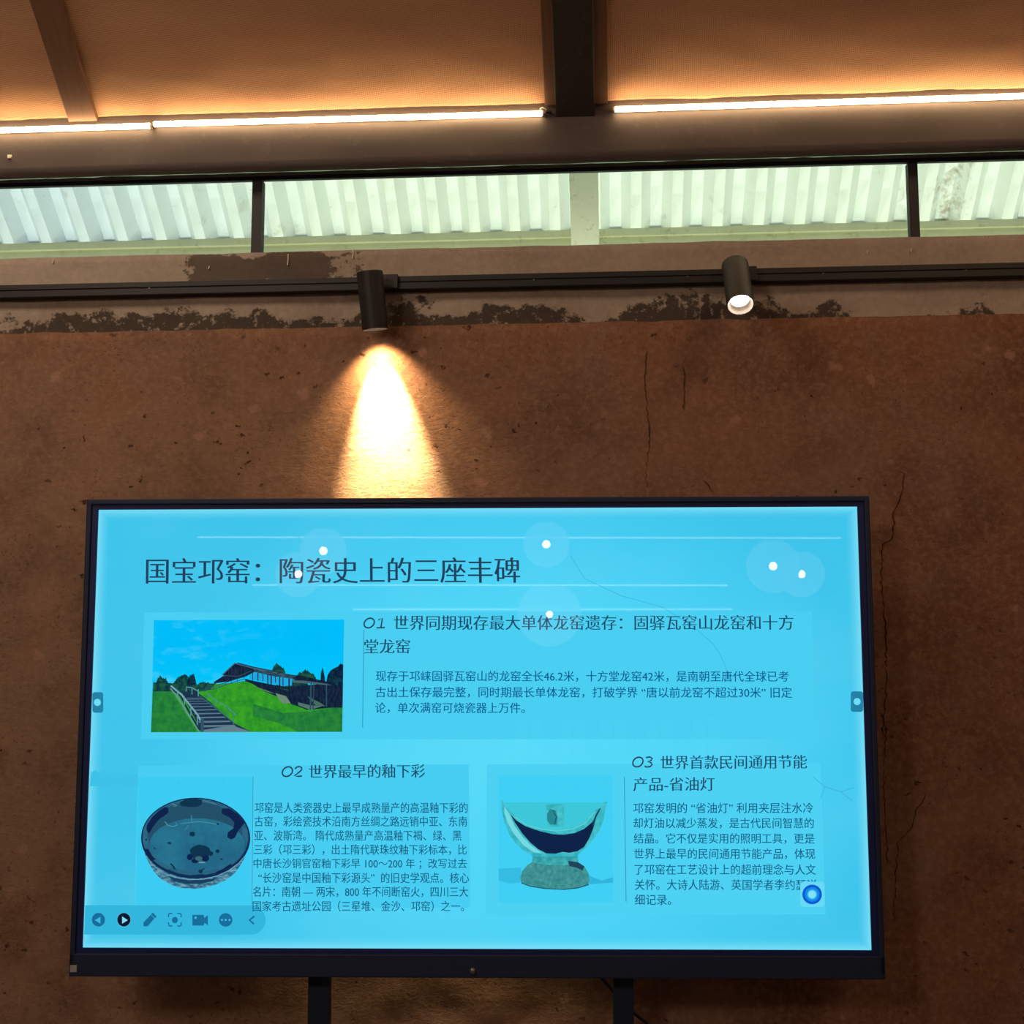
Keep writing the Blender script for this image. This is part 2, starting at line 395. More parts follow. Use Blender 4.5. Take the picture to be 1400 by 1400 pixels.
# concrete ring beam on top of the plaster
ring = empty('trim_1', (0, 0, 0)); struct(ring, 'grey-brown concrete band with black mould along its lower edge')
bm = bmesh.new(); V = grid_face(bm, XL, XR, Z_LEDGE-.01, Z_SILL, YB, 200, 12, .004)
for i, v in enumerate(V[-1]): v.co.z += .0025*noise.noise(Vector((i*.4, 0, 5)))
tp = [bm.verts.new((v.co.x, YB+.115, v.co.z)) for v in V[-1]]; bt = [bm.verts.new((v.co.x, YB+.115, Z_LEDGE-.01)) for v in V[-1]]
for i in range(200): bm.faces.new((V[-1][i], V[-1][i+1], tp[i+1], tp[i])); bm.faces.new((tp[i], tp[i+1], bt[i+1], bt[i]))
obj('concrete_band', bm, M_conc, ring, smooth=True)
M_drip = plain('white_splash', (215, 205, 185), .8)
for (px, py, ln) in ((393, 355, 15), (482, 347, 13), (72, 357, 6), (285, 366, 4), (1245, 342, 5), (1185, 345, 4)):
    a, b_ = hit(px+1, py-ln/2, YB-.002), hit(px, py+ln/2, YB-.004)
    bm = bmesh.new(); tube(bm, [a, (a+b_)/2+Vector((.001, 0, 0)), b_], .0016, 6); obj('splash', bm, M_drip, ring)

# fascia beam carrying the light strips
fas = struct(empty('trim_2', (0, 0, 0)), 'dark brown beam below the sloping burlap ceiling')
bm = bmesh.new(); V = grid_face(bm, XL, XR, Z_FASB, Z_FAST+.02, YF, 160, 8, .003)
for i, v in enumerate(V[0]): v.co.z += .002*noise.noise(Vector((i*.5, 2, 5)))
bt = [bm.verts.new((v.co.x, YF+.03, v.co.z)) for v in V[0]]; tp = [bm.verts.new((v.co.x, YF+.03, Z_FAST+.02)) for v in V[0]]
for i in range(160): bm.faces.new((V[0][i+1], V[0][i], bt[i], bt[i+1])); bm.faces.new((bt[i], bt[i+1], tp[i+1], tp[i]))
obj('beam_face', bm, M_dark, fas, smooth=True)
p = hit(13, 214, YF-.003); bm = bx(p.x-.006, p.x+.006, YF-.005, YF+.002, p.z-.006, p.z+.005, bev=.002)
ch = obj('paint_chip', bm, M_drip, fas); ch['label'] = 'small pale paint chip'
# window head: mortar line, brown board, black frame
yh = YG-.02
hb = struct(empty('trim_3', (0, 0, 0)), 'thin mortar line and brown board above the clerestory glass')
ym = YG+.05; za, zc = hz(700, 231, ym), hz(700, 206, ym); zh = hz(700, 226.5, yh)
zmo = hz(700, 219.5, YG+.02); bm = bmesh.new(); rows = []
for j, yy in enumerate((YG+.02, YG+.045, YG+.075)):
    rows.append([bm.verts.new((XL+(XR-XL)*i/300, yy, zmo+.005*noise.noise(Vector((i*.6, j*2.0, 5))))) for i in range(301)])
rows.append([bm.verts.new((v.co.x, v.co.y, v.co.z+.05)) for v in rows[-1]])
for A_, B2 in zip(rows, rows[1:]):
    for i in range(300): bm.faces.new((A_[i+1], A_[i], B2[i], B2[i+1]))
obj('mortar_line', bm, M_mortar, hb)
bm = bmesh.new(); V = grid_face(bm, XL, XR, hz(700, 232.5, yh), zh, yh, 300, 1, .003)
for i, v in enumerate(V[1]): v.co.z += .0022*noise.noise(Vector((i*.6, 9, 5)))+.003*max(0, noise.noise(Vector((i*.13, 4, 5)))-.25)
tp = [bm.verts.new((v.co.x, yh+.02, v.co.z)) for v in V[1]]
for i in range(300): bm.faces.new((V[1][i], V[1][i+1], tp[i+1], tp[i]))
obj('head_board', bm, m_painted('head_board_paint', (.20, .15, .11), (.05, .04, .03), .8, .5), hb)

# clerestory window
win = struct(empty('window_1', (0, 0, 0)), 'long clerestory window with black mullions under the eave')
obj('window_frame', bx(XL, XR, yh-.003, yh+.010, hz(700, 237.5, yh), hz(700, 232, yh)), M_track, win)
mull = [(351, 294, 14), (1249.5, 273, 13.5)]
xm = []
for px, py, wpx in mull:
    a, b_ = hit(px-wpx/2, py, yh), hit(px+wpx/2, py, yh); xm.append((a.x, b_.x))
pitch_m = xm[1][0]-xm[0][0]
allm = [(xm[0][0]-pitch_m, xm[0][1]-pitch_m)]+xm+[(xm[1][0]+pitch_m, xm[1][1]+pitch_m)]
for a, b_ in allm:
    if a > XL+.1 and b_ < XR-.1: obj('mullion', bx(a, b_, yh, yh+.03, Z_SILL-.004, Z_HEAD0+.002), M_track, win)
ex = [XL]+[v for m_ in allm if m_[0] > XL+.1 and m_[1] < XR-.1 for v in m_]+[XR]
for k in range(0, len(ex), 2): obj('glass_pane', bx(ex[k], ex[k+1], yh+.012, yh+.018, Z_SILL-.004, Z_HEAD0+.004), M_glass, win)

# ------------------------------------------------------------------ sloping ceiling: burlap panels, battens, rafter
ceil = struct(empty('ceiling', (0, 0, 0)), 'steep ceiling lined with orange-brown burlap')
sd = Vector((0, -math.cos(math.atan(SL)), math.sin(math.atan(SL))))      # up the slope, towards the room
sn = Vector((0, -sd.z, sd.y)) * -1                                        # roof normal...
sn = Vector((0, -math.sin(math.atan(SL)), -math.cos(math.atan(SL))))      # pointing down into the room
C0 = Vector((0, YF, zb))
LS = (YF-RY)/math.cos(math.atan(SL))
def cp(x, s, n=0): return Vector((x, 0, 0))+C0+sd*s+sn*n
def cx(px, py, n=0):
    """x of the ceiling point seen at pixel"""
    d = cf*FPX + CR*(px-700) - CU*(py-700); t = (C0+sn*n-CO).dot(sn)/d.dot(sn); return (CO+d*t).x
def slope_box(x0, x1, s0, s1, n0, n1, mat, name, parent, bev=0):
    bm = bmesh.new(); box(bm, x0, x1, 0, s1-s0, 0, n1-n0, bev)
    R = Matrix(((1, 0, 0), (0, sd.y, sn.y), (0, sd.z, sn.z))).to_4x4()
    o = obj(name, bm, mat, parent); o.matrix_local = Matrix.Translation(cp(0, s0, n0)) @ R; return o
def burlap(x0, x1):
    bm = bmesh.new(); uvl = bm.loops.layers.uv.new('UVMap'); nx, ns = max(8, int((x1-x0)/.02)), 60
    S = [LS*(j/ns)**1.6 for j in range(ns+1)]; Vv = []
    for j, s in enumerate(S):
        row = []
        for i in range(nx+1):
            x = x0+(x1-x0)*i/nx
            n = .006*noise.noise(Vector((x*1.7, s*6, 1)))+.003*noise.noise(Vector((x*6, s*14, 4)))
            ds = .004*noise.noise(Vector((x*5, 7, 2)))+.0015*noise.noise(Vector((x*40, 7, 2))) if j == 0 else 0
            row.append(bm.verts.new(cp(x, s+ds, n+(.004 if j == 0 else 0))))
        Vv.append(row)
    hem = [bm.verts.new(v.co-sn*.012+sd*.002) for v in Vv[0]]
    for j in range(ns):
        for i in range(nx):
            f = bm.faces.new((Vv[j][i], Vv[j][i+1], Vv[j+1][i+1], Vv[j+1][i]))
            for lp, (a, c) in zip(f.loops, ((i, j), (i+1, j), (i+1, j+1), (i, j+1))): lp[uvl].uv = (x0+(x1-x0)*a/nx, S[c])
    for i in range(nx):
        f = bm.faces.new((Vv[0][i+1], Vv[0][i], hem[i], hem[i+1]))
        for lp in f.loops: lp[uvl].uv = (lp.vert.co.x, 0)
    return obj('burlap_panel', bm, M_burlap, ceil, smooth=True)
bxl, bxr = cx(97, 162), cx(136, 162)
rl, rr = cx(745, 138), cx(831, 138)
step = (rl+rr)/2-(bxl+bxr)/2
bw = bxr-bxl
batt = [bxl-step, bxl, bxl+2*step]
xs_ = [XL, batt[0]+bw/2, bxl+bw/2, (rl+rr)/2, batt[2]+bw/2, XR]
for a, b_ in zip(xs_, xs_[1:]):
    if b_-a > .05: burlap(a, b_)
for x in batt:
    if x > XL: slope_box(x, x+bw, -.003, LS, .004, .022, M_wood, 'batten', ceil, .002)
tw = (rr-rl)
slope_box(rl, rl+tw*.26, .0, LS, .004, .018, M_wood, 'batten', ceil, .0015)
slope_box(rr-tw*.27, rr, .0, LS, .004, .018, M_wood, 'batten', ceil, .0015)
slope_box(rl+tw*.17, rl+tw*.79, -.035, LS, .0, .036, M_dark2, 'rafter', ceil, .003)
# backing boards above the burlap, both slopes
slope_box(XL-.1, XR+.1, .004, LS+.05, -.09, -.03, M_dark2, 'ceiling_board', ceil)
bm = bmesh.new(); vs = [bm.verts.new(v) for v in (Vector((XL-.1, RY, roofz(RY)+.0)), Vector((XR+.1, RY, roofz(RY))), Vector((XR+.1, YBK-.12, roofz(YBK-.12))), Vector((XL-.1, YBK-.12, roofz(YBK-.12))))]
vt = [bm.verts.new(v.co+Vector((0, 0, .08))) for v in vs]
bm.faces.new(vs[::-1]); bm.faces.new(vt)
for i in range(4): bm.faces.new((vs[i], vs[(i+1) % 4], vt[(i+1) % 4], vt[i]))
obj('ceiling_board', bm, plain('back_slope_cloth', (160, 110, 75), .9), ceil)

# ------------------------------------------------------------------ eave outside: corrugated sheets, purlin, rafter end
def sheet_hit(px, py, y): return hit(px, py, y)
zE = hz(700, 316, YE)
def sheetz(y): return zE+(YE-y)*SL
roof = empty('corrugated_roof', (0, YE, zE)); tag(roof, 'white corrugated roof sheets seen from below through the clerestory glass', 'roof')
PIT = hit(450+712/2.8, 314, YE).x-hit(450+105/2.8, 317, YE).x; PIT /= 4
X0 = hit(450+105/2.8, 317, YE).x
dep = .044
y_top = YF+.06
def sheet(k0, n):
    bm = bmesh.new(); prof = []
    for k in range(n):
        x = X0+(k0+k)*PIT
        prof += [(x-PIT*.13, 0), (x+PIT*.13, 0), (x+PIT*.36, dep), (x+PIT*.64, dep)]
    prof.append((X0+(k0+n)*PIT-PIT*.13, 0))
    lift = .0015*(k0 % 2)
    def P(x, h, y): return bm.verts.new((x, y-YE + h*.6, sheetz(y)-zE+h*.8+lift))
    ys = [YE+.12, YE+.02, YE-.1, YE-.25, y_top]
    rows = [[P(x, h, y) for x, h in prof] for y in ys]
    for A, B in zip(rows, rows[1:]):
        for i in range(len(A)-1): bm.faces.new((A[i], A[i+1], B[i+1], B[i]))
    r = bmesh.ops.solidify(bm, geom=bm.faces[:], thickness=-.0008)
    es = [e for e in bm.edges if abs(e.verts[0].co.x-e.verts[1].co.x) < 1e-5]
    o = obj('roof_sheet', bm, M_sheet, roof); return o
k = -32
while X0+k*PIT < XR+.1:
    if X0+(k+8)*PIT > XL-.1: sheet(k, 8)
    k += 8
zpt, zpb = hz(700, 315.5, YE-.0), hz(700, 352, YE-.0)
bm = bmesh.new(); zm = hz(700, 326, YE)
box(bm, XL-.3, XR+.3, 0, .05, zm-zE, zpt-zE-.001, .002)
obj('purlin', bm, M_purlin, roof)
obj('eave_shade_strip', bx(XL-.3, XR+.3, .055, .065, zm-zE, zpt-zE+.03), plain('olive_eave_shade', (70, 76, 50), .9), roof)  # dark strip added to stand for the shade in the sheet valleys
bm = bmesh.new(); box(bm, XL-.3, XR+.3, .012, .06, zpb-zE-.03, zm-zE+.003, .002)
o = obj('purlin_lip', bm, M_purlin, roof)
# rafter end: runs under the sheets, just outside the glass
rx0, rx1 = hit(779, 250, YE-.2).x, hit(818, 250, YE-.2).x
rb = bmesh.new()
zr = hz(800, 334, YE-.28)
pr = []
for y in (YG+.05, YE-.035):
    zz = sheetz(y)-zE
    pr.append((y-YE, zz-.012))
lowz = [hz(800, 250, YG+.1), 0]
y0_, y1_ = YG+.06, YE-.03
vsb = []
for y in (y0_, y1_):
    zt_ = sheetz(y)-.004; zl_ = zt_-.13
    for z in (zl_, zt_):
        for x in (rx0, rx1): vsb.append(rb.verts.new((x, y-YE, z-zE)))
for q in ((0,1,3,2),(4,6,7,5),(0,4,5,1),(2,3,7,6),(0,2,6,4),(1,5,7,3)): rb.faces.new([vsb[i] for i in q])
obj('rafter_end', rb, M_raft, roof)

m_g, t_, b_ = nt('grass_ground'); g = G(t_)
g.l(g.mix(g.noise(g.coord(), 12, 6), (.34, .36, .27), (.46, .46, .36)), b_.inputs['Base Color']); b_.inputs['Roughness'].default_value = 1
bm = bmesh.new(); vs = [bm.verts.new(v) for v in ((-30, YB+.115, -.02), (30, YB+.115, -.02), (30, 40, -.02), (-30, 40, -.02))]; bm.faces.new(vs)
struct(obj('ground', bm, m_g), 'green grass outside beyond the wall')

# ------------------------------------------------------------------ light strips on the beam
M_led = emit('led_diffuser', (1, .72, .39), 30, True)
M_ledcap = plain('strip_end_cap', (190, 170, 150), .5)
def strip(px0, py0, px1, py1, label, r=.0076):
    y = YF-.013; a, b2 = hit(px0, py0, y), hit(px1, py1, y)
    root = empty('led_strip', ((a.x+b2.x)/2, YF, (a.z+b2.z)/2)); tag(root, label, 'strip light', 'light strips along the beam')
    C = Vector(root.location); dz = (b2.z-a.z)/2; hw = (b2.x-a.x)/2
    bm = bmesh.new(); tube(bm, [(-hw, -.013, -dz), (0, -.0132, 0), (hw, -.013, dz)], r, 14); obj('diffuser', bm, M_led, root, True)
    bm = bmesh.new(); tube(bm, [(-hw, -.003, -dz), (hw, -.003, dz)], .0045, 6); obj('mounting_channel', bm, M_ledcap, root)
    for s in (-1, 1):
        bm = bmesh.new(); tube(bm, [(s*hw, -.012, s*dz), (s*(hw+.006), -.012, s*dz)], r*.95, 12); obj('end_cap', bm, M_ledcap, root)
    return root
pz = lambda px, dy=0: 178.5-px*.0312+dy
strip(-420, pz(-420)-1, 205, pz(205), 'short glowing strip at the far left end of the beam')
strip(211, pz(211)-2, 741, 155, 'glowing warm white strip left of the dark rafter')
strip(841, 149.5, 1900, 149.5-.0325*1059, 'glowing warm white strip right of the dark rafter')
# loose connector at the end of the left strip
p = hit(744, 151, YF-.01)
cn = empty('strip_connector', p); tag(cn, 'small loose wire connector at the rafter end of the left light strip', 'connector')
bm = bmesh.new(); tube(bm, [(-.012, -.004, .004), (-.004, -.006, .007), (.004, -.004, .004), (.01, 0, -.004)], .0022, 6); obj('wire', bm, M_ledcap, cn)
bm = bmesh.new(); box(bm, .006, .02, -.006, .004, -.008, -.002, .001); obj('plug', bm, M_black, cn)

# ------------------------------------------------------------------ track and spotlights
trk = empty('light_track', (0, YB, hz(700, 383.5, YB-.03))); tag(trk, 'long black ceiling-light track fixed to the concrete band', 'track')
tz0, tz1 = hz(700, 392.3, YB-.03)-trk.location.z, hz(700, 374.7, YB-.03)-trk.location.z
bm = bmesh.new(); h = tz1-tz0
box(bm, XL+.02, XR-.02, -.034, -.003, tz0, tz0+h*.47, .001); box(bm, XL+.02, XR-.02, -.034, -.003, tz1-h*.42, tz1, .001)
box(bm, XL+.02, XR-.02, -.030, -.002, tz0+h*.3, tz1-h*.3)
obj('rail', bm, M_track, trk)
M_screw = plain('screw_steel', (120, 110, 100), .4, .8)
for px in (205, 730, 940, 1125, 1320):
    p = hit(px, 383.5-(px-700)*.0236, YB-.025); bm = bmesh.new()
    lathe(bm, [(0, .002), (.0022, .0015), (.0028, 0)], 10, axisM(Vector((p.x, -.0305, 0)), (0, -1, 0))); obj('screw', bm, M_screw, trk)
M_inner = plain('spot_reflector', (120, 108, 98), .35, .3)
M_lens = emit('spot_lens_glow', (1, .9, .78), 14, True)
def spotlight(name_label, top_px, bot_px, ytop, ybot, adapter, lens_vis):
    R_ = .0355; Lb = .158
    pb = hit(bot_px[0], bot_px[1], ybot); pt = hit(top_px[0], top_px[1], ytop)
    d = (pb-pt).normalized(); c = pb-d*Lb
    root = empty('track_spotlight', c); tag(root, name_label, 'spotlight', 'spotlights on the black track')
    M = axisM(Vector((0, 0, 0)), d)
    bm = bmesh.new()
    lathe(bm, [(0, 0), (R_-.002, 0), (R_, .002), (R_, Lb-.001), (R_-.001, Lb), (R_-.0022, Lb), (R_-.0022, Lb-.010), (R_-.003, Lb-.03)], 56, M); o = obj('housing', bm, M_black, root, True)
    for pl in o.data.polygons:
        pl.use_smooth = True
    mm = o.modifiers.new('edge', 'EDGE_SPLIT'); mm.split_angle = .6
    bm = bmesh.new(); lathe(bm, [(R_-.0024, Lb-.001), (R_-.004, Lb-.010), (R_-.009, Lb-.019), (.018, Lb-.024)], 40, M); obj('reflector_ring', bm, M_inner, root, True)
    bm = bmesh.new(); lathe(bm, [(0, Lb-.022), (.016, Lb-.017), (.0245, Lb-.021), (0, Lb-.0225)], 32, M); obj('lens', bm, M_lens if lens_vis else emit('spot_lens_dim', (1, .9, .78), 6, True), root, True)
    # swivel arm and track adapter
    tz = hz(adapter[0], 383.5-(adapter[0]-700)*.0236, YB-.04)
    ax = hit(adapter[0], 383, YB-.04).x; aw = (hit(adapter[1], 383, YB-.04).x-ax)
    bm = bmesh.new(); box(bm, ax-.06-c.x, ax+aw-c.x, YB-.045-c.y, YB-.035-c.y, trk.location.z+tz0*1.0-c.z, trk.location.z+tz1*1.18-c.z, .0015)
    obj('track_adapter', bm, M_black, root)
    mid = d*(Lb*.42)
    bm = bmesh.new(); tube(bm, [mid+Vector((.0, R_*.6, 0)), Vector((mid.x, YB-.042-c.y, mid.z))], .009, 12); obj('swivel_arm', bm, M_black, root)
    return root, c, d, Lb
s1, c1, d1, Lb = spotlight('black cylinder spotlight pointing down and washing the wall above the display', (505, 368), (513, 451), 3.535, 3.56, (524, 544), False)
s2, c2, d2, _ = spotlight('black cylinder spotlight tilted towards the viewer with its bright lens showing', (1003, 350), (1012.5, 417), 3.56, 3.455, (1024, 1035), True)
def spot(p, d, ang, blend, power, col, size, name):
    l = bpy.data.lights.new(name, 'SPOT'); l.spot_size = math.radians(ang); l.spot_blend = blend; l.energy = power; l.color = col; l.shadow_soft_size = size
    o = bpy.data.objects.new(name, l); COL.objects.link(o); o.location = p
    o.rotation_euler = Vector(d).to_track_quat('-Z', 'Y').to_euler(); return o
WARM = (1, .66, .34)
e1 = c1+d1*(Lb-.002)
spot(e1, d1+Vector((0, .12, 0)), 46, 1, 520, (1, .80, .42), .008, 'spot_core_light')
spot(e1, d1+Vector((0, .10, 0)), 100, 1, 26, (1, .68, .32), .01, 'spot_spill_light')
e2 = c2+d2*(Lb-.004)
spot(e2, d2, 70, .8, 8, (1, .8, .6), .01, 'spot_front_light')

# ------------------------------------------------------------------ interactive display
TVW, TVH = 1.895, 1.066
tvc = Vector((-.3309, 3.3499, -.1092+CAMZ)); tvr = math.radians(2.7475)
tv = empty('interactive_display', (tvc.x, tvc.y, 0), tvr); tag(tv, 'large black framed interactive display showing a cyan slide with Chinese text', 'display')
Zc = tvc.z
QUAD = [(135.4, 699), (1173, 693), (1191, 1297.7), (112, 1294.4)]
def homog(src, dst):
    A = []; B = []
    for (x, y), (u, v) in zip(src, dst):
        A.append([x, y, 1, 0, 0, 0, -u*x, -u*y]); B.append(u)
        A.append([0, 0, 0, x, y, 1, -v*x, -v*y]); B.append(v)
    n = 8; M_ = [A[i]+[B[i]] for i in range(8)]
    for i in range(n):
        p_ = max(range(i, n), key=lambda r: abs(M_[r][i])); M_[i], M_[p_] = M_[p_], M_[i]
        for r in range(n):
            if r != i:
                f = M_[r][i]/M_[i][i]
                for c_ in range(i, n+1): M_[r][c_] -= f*M_[i][c_]
    return [M_[i][n]/M_[i][i] for i in range(n)]
HH = homog(QUAD, [(-TVW/2, TVH/2), (TVW/2, TVH/2), (TVW/2, -TVH/2), (-TVW/2, -TVH/2)])
def S(px, py):
    """place on the slide (metres from its centre)"""
    a, b_, c_, d_, e_, f_, g_, h_ = HH; w_ = g_*px+h_*py+1
    return ((a*px+b_*py+c_)/w_, (d_*px+e_*py+f_)/w_)
M_bez = plain('black_metal_blue_spill', (12, 31, 62), .6, 0, .08, 40)  # black metal; blue spill from the screen put into the base colour
M_bez2 = plain('inner_bezel_blue_spill', (3, 24, 88), .6, 0, .08, 40)  # stronger blue screen spill painted into the bezel colour
# frame built of four bars around the screen; outer sizes from the photo
fl, fr_, ft, fb = -TVW/2-.028, TVW/2+.029, TVH/2+.026, -TVH/2-.066
bm = bmesh.new()
box(bm, fl, fr_, -.012, .060, Zc+ft-.014, Zc+ft, .003)
box(bm, fl, fr_, -.012, .060, Zc+fb, Zc-TVH/2-.012, .003)
box(bm, fl, fl+.013, -.012, .060, Zc+fb+.01, Zc+ft-.008, .003); box(bm, fr_-.013, fr_, -.012, .060, Zc+fb+.01, Zc+ft-.008, .003)
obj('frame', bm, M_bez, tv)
bm = bmesh.new()
box(bm, fl+.012, fr_-.012, -.006, .05, Zc+TVH/2, Zc+ft-.013); box(bm, fl+.012, fr_-.012, -.006, .05, Zc-TVH/2-.014, Zc-TVH/2)
box(bm, fl+.012, -TVW/2, -.006, .05, Zc-TVH/2, Zc+TVH/2); box(bm, TVW/2, fr_-.012, -.006, .05, Zc-TVH/2, Zc+TVH/2)
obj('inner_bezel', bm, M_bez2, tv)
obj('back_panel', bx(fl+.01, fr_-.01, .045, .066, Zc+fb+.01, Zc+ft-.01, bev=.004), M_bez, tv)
# screen
ms, ts, bs = nt('lit_screen'); g = G(ts); co = g.coord(); sep = g.n('ShaderNodeSeparateXYZ'); g.l(co, sep.inputs[0])
bs.inputs['Base Color'].default_value = (.01, .01, .012, 1); bs.inputs['Roughness'].default_value = .5; bs.inputs['Specular IOR Level'].default_value = 0
ux = g.math('DIVIDE', sep.outputs[0], TVW/2); uz = g.math('DIVIDE', sep.outputs[2], TVH/2)
rad = g.math('SQRT', g.math('ADD', g.math('POWER', g.math('ABSOLUTE', g.math('SUBTRACT', ux, .1)), 2), g.math('MULTIPLY', g.math('POWER', g.math('ABSOLUTE', g.math('ADD', uz, .15)), 2), .55)))
base = g.ramp(rad, [(.0, L4((88, 224, 255))), (.55, L4((78, 216, 252))), (1.05, L4((62, 200, 240)))])
edx = g.math('SUBTRACT', 1, g.math('MULTIPLY', g.math('SUBTRACT', 1, g.math('ABSOLUTE', ux)), 30), clamp=True)
edz = g.math('SUBTRACT', 1, g.math('MULTIPLY', g.math('SUBTRACT', 1, g.math('ABSOLUTE', uz)), 19), clamp=True)
edg = g.math('MAXIMUM', edx, edz); edg = g.math('POWER', edg, 1.7)
base = g.mix(g.math('MULTIPLY', edg, .7), base, L4((140, 235, 255)))
cl = g.noise(g.mapn(co, (1, 1, 1.5)), 2.2, 4); base = g.mix(g.math('MULTIPLY', g.ramp(cl, [(.45, BLK), (.7, WHT)]), .2), base, L4((110, 220, 245)))
g.l(base, bs.inputs['Emission Color']); bs.inputs['Emission Strength'].default_value = 1
bm = bmesh.new(); box(bm, -TVW/2, TVW/2, 0, .03, -TVH/2, TVH/2)
scr = obj('screen', bm, ms, tv); scr.location = (0, 0, Zc); scr['label'] = 'glowing cyan screen panel'
# flat slide artwork, each layer a hair in front of the last
LAY = [0.0]
class Art:
    def __init__(s, name, label=None): s.name = name; s.label = label; s.bm = bmesh.new(); s.m = []
    def mi(s, mat):
        if mat not in s.m: s.m.append(mat)
        return s.m.index(mat)
    def poly(s, pts, mat, tr=lambda x, y: (x, y)):
        LAY[0] += .000008; y = -.0004-LAY[0]; i = s.mi(mat)
        vs = [s.bm.verts.new((*(lambda q: (q[0], y, q[1]))(S(*tr(*p_))),)) for p_ in pts]
        f = s.bm.faces.new(vs); f.material_index = i; f.normal_update()
        r = bmesh.ops.triangulate(s.bm, faces=[f])
    def line(s, pts, wpx, mat, tr=lambda x, y: (x, y), taper=False):
        LAY[0] += .000008; y = -.0004-LAY[0]; i = s.mi(mat); Q = [S(*tr(*p_)) for p_ in pts]; prev = None
        wd = wpx/559/2
        for k, q in enumerate(Q):
            a, b_ = Q[max(k-1, 0)], Q[min(k+1, len(Q)-1)]; dx, dz = b_[0]-a[0], b_[1]-a[1]; l = math.hypot(dx, dz) or 1
            nx_, nz_ = -dz/l*wd, dx/l*wd
            cur = (s.bm.verts.new((q[0]+nx_, y, q[1]+nz_)), s.bm.verts.new((q[0]-nx_, y, q[1]-nz_)))
            if prev: f = s.bm.faces.new((prev[0], prev[1], cur[1], cur[0])); f.material_index = i
            prev = cur
    def ell(s, cx_, cy_, rx, ry, mat, tr=lambda x, y: (x, y), n=40, a0=0, a1=360, wob=0, rot=0):
        pts = []
        full = a1-a0 >= 360
        for k in range(n+(0 if full else 1)):
            a = math.radians(a0+(a1-a0)*k/n); w_ = 1+wob*(noise.noise(Vector((math.cos(a)*2+cx_, math.sin(a)*2+cy_, 0)))*1.4+random.uniform(-.35, .35))
            x, y = rx*math.cos(a)*w_, ry*math.sin(a)*w_; c_, s_ = math.cos(rot), math.sin(rot)
            pts.append((cx_+x*c_-y*s_, cy_+x*s_+y*c_))
        s.poly(pts, mat, tr)
    def done(s):
        o = obj(s.name, s.bm, s.m, scr)
        if s.label: o['label'] = s.label
        return o
def E(r, g_, b_): return emit('glow_%d_%d_%d' % (r, g_, b_), (r, g_, b_))
# faint cards and ink landscape behind the text
a = Art('slide_card', 'pale card behind the upper text'); a.poly([(197, 838), (1111, 836), (1114, 1010), (192, 1011)], E(75, 211, 247)); a.done()
a = Art('slide_card', 'pale card behind the left column'); a.poly([(188, 1047), (640, 1045), (642, 1240), (182, 1240)], E(73, 210, 247)); a.done()
a = Art('slide_card', 'pale card behind the right column'); a.poly([(665, 1045), (1122, 1042), (1128, 1249), (663, 1250)], E(79, 214, 249)); a.done()
a = Art('ink_mountains', 'faint ink mountains on the slide')
a.poly([(124, 1056), (130, 1053), (136, 1058), (142, 1054), (150, 1059), (160, 1055), (170, 1060), (182, 1057), (188, 1061), (188, 1075), (122, 1075)], E(64, 198, 238))
a.done(); a = Art('ink_branch', 'faint ink ridge line')
a.line([(780, 760), (800, 792), (850, 815), (905, 830), (950, 858), (975, 880), (985, 895), (1000, 930)], 1, E(62, 190, 228))
a.done(); a = Art('ink_branch', 'faint ink branch')
a.line([(1112, 1062), (1128, 1075), (1150, 1082), (1165, 1094)], 1.2, E(66, 185, 222)); a.line([(1128, 1075), (1122, 1090)], 1, E(66, 185, 222)); a.line([(1150, 1082), (1168, 1076)], 1, E(66, 185, 222))
a.done()
a = Art('divider_line'); a.line([(497, 862), (495, 995)], 1.0, E(50, 150, 185)); a.done()
a = Art('divider_line'); a.line([(345, 1062), (343, 1240)], 1.0, E(50, 160, 195)); a.done()
a = Art('divider_line'); a.line([(853, 1062), (855, 1232)], 1.0, E(50, 150, 185)); a.done()

# ---- text
FC = {}
def text_mesh(body, off):
    c = bpy.data.curves.new('glyphs', 'FONT'); c.body = body; c.size = 1; c.offset = off; c.resolution_u = 3; c.fill_mode = 'FRONT'
    o = bpy.data.objects.new('glyphs', c); COL.objects.link(o); bpy.context.view_layer.update()
    me = bpy.data.meshes.new_from_object(o.evaluated_get(bpy.context.evaluated_depsgraph_get()))
    vs = [tuple(v.co) for v in me.vertices]; fs = [tuple(p_.vertices) for p_ in me.polygons]
    bpy.data.objects.remove(o); bpy.data.curves.remove(c); bpy.data.meshes.remove(me); return vs, fs
def text(name, body, xl, yl, xr, yr, h, mat, song=False, bold=0, label=None):
    LAY[0] += .000008; y = -.0010-LAY[0]
    vs, fs = text_mesh(body, (-.007 if song else bold))
    x0 = min(v[0] for v in vs); x1 = max(v[0] for v in vs); y0 = min(v[1] for v in vs); y1 = max(v[1] for v in vs)
    A = S(xl, yl); B = S(xr, yr); up = (S((xl+xr)/2, (yl+yr)/2-h)[0]-S((xl+xr)/2, (yl+yr)/2)[0], S(xl, yl-h)[1]-S(xl, yl)[1])
    bm = bmesh.new()
    for dup in ((-.018, 0, .018) if song else (-.007, .007)):
        V_ = []
        for vx, vy, _z in vs:
            fx = (vx-x0)/(x1-x0)+dup/(x1-x0); fy = (vy-y0)/(y1-y0)-.5
            V_.append(bm.verts.new((A[0]+(B[0]-A[0])*fx+up[0]*fy, y, A[1]+(B[1]-A[1])*fx+up[1]*fy)))
        for f in fs:
            try: bm.faces.new([V_[i] for i in f])
            except ValueError: pass
    o = obj(name, bm, mat, scr)
    if label: o['label'] = label
    return o
INK, INK2, INK3 = E(34, 66, 96), E(30, 76, 110), E(2, 90, 146)
